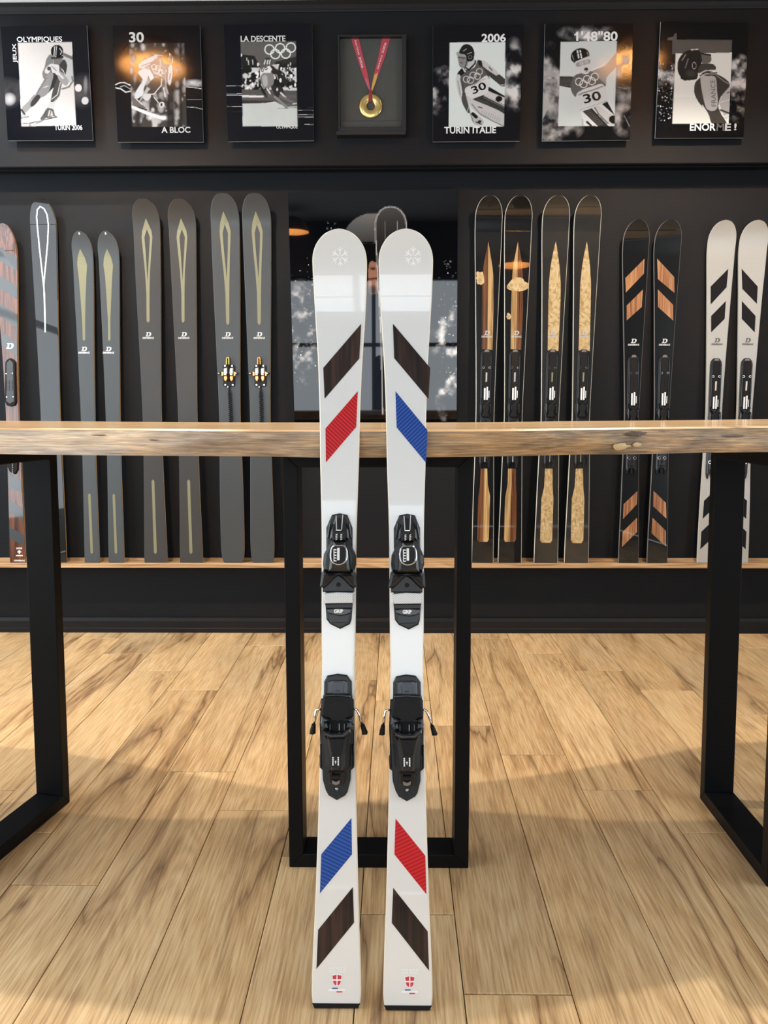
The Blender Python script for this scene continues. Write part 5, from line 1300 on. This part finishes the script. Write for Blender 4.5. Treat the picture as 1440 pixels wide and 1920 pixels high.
T('LA DESCENTE', 295, 196, 902, 272, M_INKSILVER); T('OLYMPIQUE', 778, 1408, 1066, 1452, M_INKWHITE, 0.006)

def spray(p, seed, blobs, hi=190, sc=150, lo=0.35, up=0.75):
    n_ = p.noise(sc, seed, 1, 1, 6); m_ = np.zeros(p.X.shape)
    for b in blobs: m_ = np.maximum(m_, p.soft(*b, 0.7))
    p.put(np.clip(m_*1.25, 0, 1)*p.smooth(n_, lo, up), hi)
def paint4(cc, nu, nv):
    p = Print(cc, nu, nv, (11, 12, 18))
    spray(p, 11, [(240,900,200,330),(1190,700,200,520),(300,640,90,90)], 215)
    q = [(362,268),(1083,262),(1065,1350),(350,1355)]
    p.poly(q, (216, 224, 222)); p.clip = p.inpoly(q).astype(float)
    p.blob([(560,620),(680,590),(730,490),(790,560),(860,680),(850,760),(560,870),(505,770),(515,670)], 84)
    p.blob([(455,712),(480,640),(545,585),(565,640),(512,692)], 28); p.line([(535,590),(560,640)], 18, 215)
    p.blob([(445,710),(500,690),(530,960),(495,975),(458,850)], 200); p.line([(470,760),(500,940)], 14, 150)
    p.blob([(500,720),(560,860),(580,1000),(628,1150),(592,1165),(520,1020),(528,900)], 70)
    p.blob([(568,850),(700,790),(845,690),(892,860),(850,915),(690,992),(640,985),(572,930)], 212)
    p.blob([(765,510),(830,512),(1005,675),(965,700),(860,620),(800,580)], 195); p.line([(870,580),(910,625)], 12, 60)
    p.poly([(785,570),(860,625),(960,692),(1005,675),(1075,735),(1075,830),(1030,830),(850,680)], 58); p.line([(1020,815),(1075,808)], 7, 225)
    p.poly([(725,490),(775,500),(790,580),(740,560)], 30)
    p.poly([(868,835),(1075,955),(1075,985),(858,885)], 26)
    p.poly([(790,945),(860,890),(1075,975),(1075,1060),(860,990)], 198); p.blob([(955,985),(985,955),(1030,965),(1040,1000),(1000,1030),(965,1015)], 18)
    p.poly([(660,992),(800,940),(1075,1070),(1075,1195),(900,1125),(760,1055)], 52); p.line([(810,950),(1075,1085)], 13, 190); p.line([(800,975),(1075,1108)], 6, 130)
    for i in range(7): p.line([(720+22*i,985+7*i),(745+22*i,1045+8*i)], 7, 84)
    p.blob([(575,950),(700,1015),(1060,1180),(1070,1340),(1050,1345),(900,1270),(730,1190),(620,1070)], 196)
    p.line([(650,1060),(760,1190),(920,1280),(1060,1345)], 14, 130); p.line([(735,1095),(780,1108)], 12, 50)
    for i in range(9): p.line([(790+28*i,1140+12*i),(770+28*i,1190+12*i)], 7, 150)
    for d in (0, 28, 52): p.line([(610+d*0.5,1060+d*0.4),(595+d,1150+d*0.4)], 7, 210)
    p.blob([(640,1180),(720,1200),(795,1270),(790,1325),(700,1330),(650,1270)], 185); p.line([(662,1185),(705,1225)], 42, 24); p.line([(700,1290),(770,1320)], 12, 40); p.ell(750, 1285, 24, 18, 40)
    p.line([(575,960),(630,1180),(670,1290)], 10, 110)
    rings(p, [(580,738),(665,687),(748,640),(632,750),(720,700)], 40, 9, 220)
    p.line([(640,830),(820,730)], 6, 130)
    p.blob([(590,510),(685,470),(665,590),(605,612)], 192); p.line([(548,572),(610,618),(690,540),(695,505)], 20, 32)
    p.blob([(470,420),(560,430),(600,540),(560,592),(500,582),(478,520)], 132); p.line([(470,410),(560,430)], 44, 160); p.line([(480,462),(560,470)], 10, 50); p.line([(505,525),(530,530)], 10, 60)
    p.blob([(490,380),(530,310),(590,290),(650,320),(680,390),(665,490),(590,510),(570,430),(500,410)], 30); p.line([(540,378),(580,350)], 9, 190); p.line([(590,415),(648,395)], 9, 180); p.ring(628, 455, 22, 6, 150); p.line([(482,385),(495,350)], 10, 200)
    p.line([(590,500),(560,590)], 9, 40)
    p.clip = None
    return p
r, T = panel('black photo panel with standing racer looking aside in snow cloud, right of the medal', [(811.9,46.6),(979.6,45.8),(974,264.6),(811.6,266)], YP, (790, 40, 6.857), paint4)
T('2006', 775, 158, 1086, 266); T('TURIN ITALIE', 295, 1356, 960, 1440)
def tilt_text(r, s_, crop, cx, cy, w, h, ang, m_, bold, Yf):
    vs, fs, tw = text2d(s_, bold); out = []
    for x, y in vs:
        dx = (x/tw-0.5)*w; dy = -(y-0.5)*h
        X_ = cx+dx*math.cos(ang)-dy*math.sin(ang); Y_ = cy+dx*math.sin(ang)+dy*math.cos(ang)
        q = at(crop[0]+X_/crop[2], crop[1]+Y_/crop[2], Yf-0.0006); out.append((q.x-r.location.x, q.y-r.location.y, q.z-r.location.z))
    return mk('lettering', out, fs, m_, r)
tilt_text(r, '30', (790, 40, 6.857), 738, 856, 195, 100, -0.42, M_INKBLACK, 0.02, YP)

def paint5(cc, nu, nv):
    p = Print(cc, nu, nv, (12, 13, 17))
    spray(p, 21, [(200,800,260,560),(250,1380,420,200),(1190,700,190,420),(700,150,420,130),(1160,1250,170,260)], 178, 170, 0.32, 0.72)
    p.line([(1170,1210),(1235,1345)], 12, 170, 0.6); p.line([(1080,840),(1200,860)], 8, 150); p.poly([(130,900),(200,1100),(120,1260)], 170)
    q = [(352,258),(1075,252),(1045,1345),(318,1345)]
    p.poly(q, (208, 215, 214)); p.clip = p.inpoly(q).astype(float); p.put(p.noise(240, 4)*0.22, 170)
    p.poly([(335,705),(400,690),(545,712),(512,855),(335,822)], 54)
    for i in range(9): p.line([(350+17*i,735),(340+17*i,825)], 5, 92)
    p.line([(380,695),(560,690)], 16, 200)
    p.blob([(745,650),(920,565),(1085,390),(1075,560),(945,715),(930,830),(840,800)], 138)
    p.line([(770,615),(920,545)], 12, 225)
    p.blob([(525,700),(640,655),(760,640),(860,740),(925,800),(900,830),(600,890),(540,965),(480,850)], 92)
    p.blob([(552,960),(620,880),(760,830),(900,808),(948,1015),(760,1095),(605,1142),(555,1020)], 206); p.line([(600,1135),(945,1018)], 6, 150)
    p.poly([(635,1152),(765,1108),(975,1345),(830,1345)], 46)
    for i in range(10): p.line([(668+18*i,1165+18*i),(735+18*i,1140+19*i)], 8, 95)
    p.poly([(765,1110),(825,1072),(1048,1215),(1040,1340),(975,1335)], 192); p.line([(765,1115),(970,1335)], 14, 225); p.line([(790,1105),(840,1190),(960,1310)], 16, 100)
    p.poly([(885,1060),(950,1025),(1048,1205)], 26); p.blob([(975,1240),(1010,1210),(1048,1215),(1045,1310),(985,1290)], 26)
    p.poly([(605,1150),(690,1210),(830,1345),(660,1345)], 224); p.line([(690,1290),(740,1335)], 26, 40)
    for i in range(5): p.line([(625,1255+22*i),(640,1268+22*i)], 6, 120)
    rings(p, [(588,770),(690,738),(790,706),(645,800),(752,762)], 46, 10, 232)
    p.line([(585,940),(640,915),(760,880),(890,830)], 16, 130)
    p.blob([(535,520),(720,455),(738,600),(690,672),(600,645)], 205); p.line([(575,545),(705,510)], 62, 150); p.ell(620, 535, 34, 28, 175); p.ell(685, 515, 28, 26, 175); p.ell(680, 615, 26, 28, 48); p.line([(665,632),(695,628)], 10, 220)
    p.ell(600, 440, 122, 96, 24, 1, -0.35); p.poly([(530,520),(710,440),(725,500),(560,560)], 205); p.line([(575,550),(705,512)], 58, 150)
    p.ell(622, 537, 32, 26, 178); p.ell(684, 517, 26, 24, 178); p.line([(545,385),(615,375)], 0.1, 0)
    for x in (556, 592): p.line([(x+10,372),(x+28,462)], 20, 222)
    p.line([(548,418),(636,392)], 8, 24); p.line([(500,430),(520,490)], 14, 130); p.line([(690,390),(705,430)], 10, 150)
    p.line([(545,515),(700,450)], 10, 205)
    p.clip = None
    return p
r, T = panel('black photo panel with cheering racer, arms wide, second from the right', [(1021.9,44.4),(1187.4,43.6),(1180.8,262.4),(1016.3,264.6)], YP, (1000, 40, 6.857), paint5)
T("'48''80", 615, 128, 1082, 254)
mk('lettering', [(lambda q: (q.x-r.location.x, q.y-r.location.y, q.z-r.location.z))(at(1000+x/6.857, 40+y/6.857, YP-0.0006)) for x, y in ((526,165),(545,156),(558,132),(578,132),(578,252),(552,252),(552,178),(526,184))], [(2,1,0,7,6), (2,6,5,4,3)], M_INKWHITE, r)
tilt_text(r, '30', (1000, 40, 6.857), 755, 975, 230, 120, -0.25, M_INKBLACK, 0.02, YP)

def paint6(cc, nu, nv):
    p = Print(cc, nu, nv, (13, 14, 17))
    spray(p, 31, [(250,720,190,180),(1160,640,160,190),(1150,860,190,200)], 205, 120, 0.32, 0.7)
    r_ = np.random.RandomState(5)
    for _ in range(110):
        x, y = r_.uniform(150, 340), r_.uniform(560, 1300); s_ = r_.uniform(3, 9); p.ell(x, y, s_, s_*1.2, r_.choice([240, 160, 110]))
    spray(p, 33, [(1120,1080,170,240)], 95, 60, 0.4, 0.7)
    q = [(385,285),(1068,290),(1025,1315),(330,1320)]
    p.poly([(275,265),(345,250),(360,212),(386,212),(386,465),(325,465),(330,295),(275,292)], 82)
    p.poly([(330,285),(1068,290),(1060,450),(330,465)], 80); p.poly([(372,455),(1062,445),(1025,1315),(330,1320)], (224, 224, 218))
    p.clip = np.maximum(p.inpoly(q), p.inpoly([(330,285),(1068,290),(1025,1315),(330,1320)])).astype(float)
    p.put(p.smooth(p.Y, 980, 1000)*p.smooth(-p.Y, -1320, -1000)*0.12, 150)
    p.blob([(640,780),(720,720),(860,700),(1040,830),(925,990),(900,1140),(1000,1330),(830,1330),(770,1190),(660,1060),(602,940),(608,830)], 52)
    p.poly([(1042,850),(1032,1190),(965,1222),(905,1060),(945,960)], 168); p.line([(920,1055),(1035,1020)], 8, 215); p.line([(925,1150),(1030,1190)], 22, 60); p.line([(1005,940),(1030,930)], 12, 70)
    p.poly([(760,1160),(900,1130),(985,1325),(830,1325)], 60); p.line([(700,1090),(765,1190)], 12, 215); p.line([(985,1250),(1025,1230)], 30, 200)
    p.blob([(675,750),(760,730),(860,745),(880,900),(892,1080),(862,1150),(785,1155),(730,1080)], 172)
    p.blob([(655,590),(830,585),(855,660),(660,700)], 58); p.line([(662,705),(740,665),(860,660)], 14, 205); p.line([(668,728),(740,690),(880,690)], 12, 34); p.line([(668,742),(740,705),(860,705)], 9, 190)
    p.line([(870,720),(960,790),(1030,830)], 14, 120)
    p.blob([(680,450),(720,455),(740,468),(800,470),(800,560),(700,575)], 92); p.line([(690,455),(800,475)], 20, 30)
    p.blob([(395,640),(410,530),(480,440),(580,405),(660,415),(690,500),(690,570),(650,640),(640,750),(600,775),(480,780),(420,720)], 33)
    p.line([(495,470),(450,540)], 13, 130); p.line([(527,520),(490,632)], 13, 110); p.line([(560,410),(650,405)], 12, 190); p.ell(575, 412, 9, 9, 250); p.ell(632, 405, 8, 8, 250)
    m_ = np.abs(np.hypot((p.X-600)/24, (p.Y-604)/40)-1) < 0.14; p.put(m_, 160); p.line([(440,755),(490,780)], 18, 28); p.put(p.soft(560, 700, 90, 60), 70, 0.6)
    p.clip = None
    return p
r, T = panel('black photo panel with helmeted racer in profile, rightmost of the upper row', [(1239,40.7),(1403.7,43),(1394,258.4),(1228.3,259.2)], YP, (1210, 30, 6.545), paint6)
T('ENOR', 548, 1318, 862, 1408); T('M', 876, 1318, 966, 1408, M_INKDARK); T('E', 978, 1318, 1050, 1408, M_INKGREY); T('!', 1092, 1318, 1118, 1402, M_INKGREY)
tilt_text(r, 'FRANCE', (1210, 30, 6.545), 835, 945, 330, 58, -1.62, M_INKDARK, 0.0, YP)

# ---- large acrylic poster behind the white skis
def paintC(cc, nu, nv):
    p = Print(cc, nu, nv, (6, 7, 10))
    # dome of a helmet
    m_ = (((p.X-580)/195)**2+((p.Y-390)/190)**2 <= 1) & (p.Y < 392); sh_ = np.clip((400-p.Y)/200, 0, 1)
    p.put(m_*(0.35+0.5*sh_), 120); p.line([(400,385),(600,385)], 8, 16)
    p.poly([(440,395),(610,395),(610,720),(470,720)], 9)
    p.blob([(556,520),(600,512),(616,560),(612,690),(580,715),(552,690)], (128, 92, 76)); p.line([(556,618),(610,612)], 12, (70, 40, 34)); p.ell(582, 550, 16, 9, (60, 34, 28)); p.put(p.soft(580, 690, 40, 40), (52, 44, 40))
    p.poly([(470,720),(640,715),(680,960),(690,1500),(430,1500),(440,960)], (19, 24, 32))
    spray(p, 41, [(120,850,150,240),(100,1080,130,260)], 150, 42, 0.40, 0.80); spray(p, 43, [(1090,1000,150,240),(1090,1350,120,240)], 200, 64, 0.38, 0.78)
    r_ = np.random.RandomState(8)
    for _ in range(170):
        x = r_.choice([r_.uniform(60, 230), r_.uniform(1000, 1120)]); y = r_.uniform(480, 1300); s_ = r_.uniform(1.5, 4); p.ell(x, y, s_, s_, r_.choice([235, 150, 110]))
    for x, y in ((292,262),(336,266),(312,296),(286,296)): p.ell(x, y, 4, 4, 200)
    # standing ski of the picture
    ski_ = [(592,300),(594,255),(604,215),(625,182),(655,162),(695,155),(735,162),(765,182),(788,215),(799,255),(802,300),(770,620),(760,1000),(765,1500),(640,1500),(630,1000),(610,620)]
    p.poly(ski_, 150); ski2 = [(600,300),(602,258),(612,220),(631,190),(659,171),(695,164),(731,171),(758,190),(779,220),(790,258),(793,300),(762,620),(752,1000),(757,1500),(648,1500),(638,1000),(618,620)]
    p.poly(ski2, 30); p.put(p.inpoly(ski2)*np.clip((420-p.Y)/260, 0, 1)*0.5, 90)
    for x in (656, 738): p.line([(x,252),(x+2,330),(x-1,700)], 5, 150, 0.7)
    return p
r, T = panel('large glossy black acrylic poster with ski and snow spray behind the white skis', [(540,360.5),(858.5,354.5),(856,790),(552.5,792)], 4.285, (530, 340, 3.43), paintC, 150, 205, 0.006, None)
vs, fs, w = mark_D(); out = []
for a, b in vs:
    q = at(730+(a-w/2)*10, 765-(b-0.5)*10, 4.285-0.0006); out.append((q.x-r.location.x, q.y-r.location.y, q.z-r.location.z))
mk('emblem', out, [f[::-1] for f in fs], M_INKSILVER, r)

# ------------------------------------------------------------------ framed medal
def MP(x, y, Y): return at(610+x/8.0, 40+y/8.0, Y)
yf = 4.165
a = MP(188, 200, yf); b = MP(1215, 1648, yf)
x0, x1, z1, z0 = a.x, b.x, a.z, b.z
fr = empty('medal_frame', ((x0+x1)/2, YU, z0)); tag(fr, 'deep black box frame with grey felt backing in the upper row', 'frame')
def fbox(n, X0_, X1_, Y0_, Y1_, Z0_, Z1_, m_, bv=0.001):
    ox, oy, oz = fr.location
    return box(n, X0_-ox, X1_-ox, Y0_-oy, Y1_-oy, Z0_-oz, Z1_-oz, m_, fr, bv)
t_ = 0.012
fbox('frame_side', x0, x0+t_*0.6, yf, YU-0.001, z0, z1, M_FRAME); fbox('frame_side', x1-t_*1.7, x1, yf, YU-0.001, z0, z1, M_FRAME)
fbox('frame_rail', x0+t_*0.6, x1-t_*1.7, yf, YU-0.001, z1-t_*0.7, z1, M_FRAME); fbox('frame_rail', x0+t_*0.6, x1-t_*1.7, yf, YU-0.001, z0, z0+t_*1.6, M_FRAME)
fbox('frame_ledge', x0-0.010, x1-0.002, yf-0.006, YU-0.001, z0-0.016, z0, M_FRAME)
fbox('felt_backing', x0+t_*0.6, x1-t_*1.7, YU-0.018, YU-0.001, z0+t_*1.6, z1-t_*0.7, M_FELT, 0)
fbox('felt_step', x0+t_*0.6, x1-t_*1.7, YU-0.024, YU-0.018, z0+t_*1.6, z0+t_*1.6+0.034, M_FELT, 0.002)
YM = YU-0.0195
med = empty('gold_medal', (MP(682, 1270, YM).x, YM, MP(682, 1450, YM).z)); tag(med, 'ring-shaped gold medal on a red ribbon hanging inside the box frame', 'medal')
def mloc(x, y, d=0.0):
    q = MP(x, y, YM); return (q.x-med.location.x, d, q.z-med.location.z)
def mflat(name, pts, m_, d, th=0.0012):
    k = len(pts); vs = [mloc(x, y, d) for x, y in pts]+[mloc(x, y, d+th) for x, y in pts]
    mb = MB(); mb.add(vs, [tuple(range(k)), tuple(range(2*k-1, k-1, -1))]+[(i, (i+1) % k, k+(i+1) % k, k+i) for i in range(k)]); return mb.build(name, m_, med)
mflat('ribbon', [(385,255),(502,255),(560,500),(640,800),(684,1050),(664,1052),(560,800),(440,430)], M_RIBBON, 0)
mflat('ribbon', [(852,255),(972,255),(905,500),(820,740),(750,930),(705,1050),(678,1050),(722,820),(790,560)], M_RIBBON, 0.0006)
mflat('ribbon_lining', [(738,800),(792,770),(760,900),(705,1048),(684,1048),(712,900)], M_RIBBONY, -0.0012)
mflat('ribbon_lining', [(590,850),(640,870),(682,1048),(664,1048),(610,930)], mat('pink_ribbon', (0.45, 0.09, 0.14), 0.5), -0.0010)
mflat('ribbon_loop', [(660,1035),(695,1035),(705,1120),(712,1215),(645,1215),(652,1120)], M_RIBBOND, -0.0085)
# medal: ring of revolution
R0, R1 = (MP(682+177, 1270, YM).x-MP(682, 1270, YM).x), (MP(682+60, 1270, YM).x-MP(682, 1270, YM).x)
prof = [(R0, 0.0), (R0-0.001, -0.0035), (R0-0.005, -0.0062), ((R0+R1)/2, -0.0070), (R1+0.003, -0.0062), (R1, -0.0035), (R1, 0.0)]
vs = []; fs = []; n_ = 48; c = mloc(682, 1270)
for i in range(n_):
    t = 2*math.pi*i/n_
    for r_, d in prof:
        wob = 0.0006*math.sin(3*t+r_*900) if -0.0071 < d < -0.005 else 0
        vs.append((c[0]+r_*math.cos(t), d+wob+0.0012, c[2]+r_*math.sin(t)))
k = len(prof)
for i in range(n_):
    for j in range(k): fs.append((i*k+j, i*k+(j+1) % k, ((i+1) % n_)*k+(j+1) % k, ((i+1) % n_)*k+j))
mb = MB(); mb.add(vs, fs); mb.build('medal_disc', M_GOLD, med, True)
for i, (r0, a0, a1) in enumerate(((0.75, -0.9, 0.1), (0.6, -1.2, 0.0), (0.88, -1.0, -0.1), (0.7, 2.6, 3.4), (0.55, 2.9, 3.6), (0.8, 0.1, 0.5))):
    pts = []
    for t in np.linspace(a0, a1, 9): rr = (R1+(R0-R1)*r0)*(1+0.05*math.sin(4*t)); pts.append((c[0]+rr*math.cos(t), -0.0062, c[2]+rr*math.sin(t)))
    mb = MB(); mb.tube(pts, 0.0011, 5); mb.build('medal_relief', M_GOLD, med, True)
def ribbon_text(s_, x0_, y0_, x1_, y1_, hpx, flip=1):
    vs, fs, tw = text2d(s_, 0.0); L = math.hypot(x1_-x0_, y1_-y0_); dx, dy = (x1_-x0_)/L, (y1_-y0_)/L; out = []
    for x, y in vs:
        l = x/tw*L; h = (y-0.5)*hpx
        out.append(mloc(x0_+dx*l+dy*h, y0_+dy*l-dx*h, -0.0006))
    mk('ribbon_lettering', out, fs, M_INKWHITE, med)
ribbon_text('torino 2006', 452, 280, 560, 700, 30)
ribbon_text('torino 2006', 782, 715, 905, 320, 30)

# ------------------------------------------------------------------ pendant lamps over the room (mirrored in the glossy panels; the back right one is added)
def pendant(x, y, z, watts, where, r=0.195):
    o = empty('pendant_lamp', (x, y, z)); tag(o, 'black dome pendant lamp with gold lining '+where, 'lamp', 'pendant lamps of the room')
    n = 32; prof = [(0.03, 0.175), (0.07, 0.168), (0.12, 0.140), (0.165, 0.085), (r, 0.0)]
    for nm_, m_, off in (('lamp_shade', M_LAMPOUT, 0), ('shade_lining', M_LAMPIN, -0.003)):
        vs = [((q+off)*math.cos(2*math.pi*i/n), (q+off)*math.sin(2*math.pi*i/n), zz+off) for (q, zz) in prof for i in range(n)]
        fs = [(a*n+i, a*n+(i+1) % n, (a+1)*n+(i+1) % n, (a+1)*n+i) for a in range(len(prof)-1) for i in range(n)]+[tuple(range(n))]
        mk(nm_, vs, fs, m_, o, True)
    mb = MB(); mb.tube([(0, 0, 0.175), (0, 0, ZC-z)], 0.003, 6); mb.build('cord', M_LAMPOUT, o)
    mb = MB(); mb.tube([(0, 0, 0.172), (0, 0, 0.163)], 0.022, 10); mb.build('socket', M_LAMPOUT, o)
    l = bpy.data.lights.new('pendant_bulb', 'POINT'); l.energy = watts; l.color = LAMP_COL; l.shadow_soft_size = 0.03
    b = bpy.data.objects.new('pendant_bulb', l); COL.objects.link(b); b.parent = o; b.location = (0, 0, 0.132)
for p_ in PENDANTS: pendant(*p_)

def track_spot(loc, target, watts, where):
    o = empty('track_spotlight', loc); tag(o, 'small black ceiling spotlight aimed at '+where, 'lamp')
    d = (Vector(target)-Vector(loc)).normalized()
    mb = MB(); mb.tube([-d*0.10, d*0.045], 0.035, 16); mb.tube([Vector((0, 0, 0))-d*0.05, (-d.x*0.05, -d.y*0.05, ZC-loc[2])], 0.006, 8); mb.build('spotlight_body', M_LAMPOUT, o)
    l = bpy.data.lights.new('spot_bulb', 'SPOT'); l.energy = watts; l.color = (0.97, 0.98, 1.0); l.spot_size = math.radians(95); l.spot_blend = 0.9; l.shadow_soft_size = 0.02
    b = bpy.data.objects.new('spot_bulb', l); COL.objects.link(b); b.parent = o; b.location = d*0.05; b.rotation_euler = d.to_track_quat('-Z', 'Y').to_euler()
track_spot((-2.35, 3.55, 3.16), (-1.5, 4.3, 1.55), 100, 'the left end of the wall')
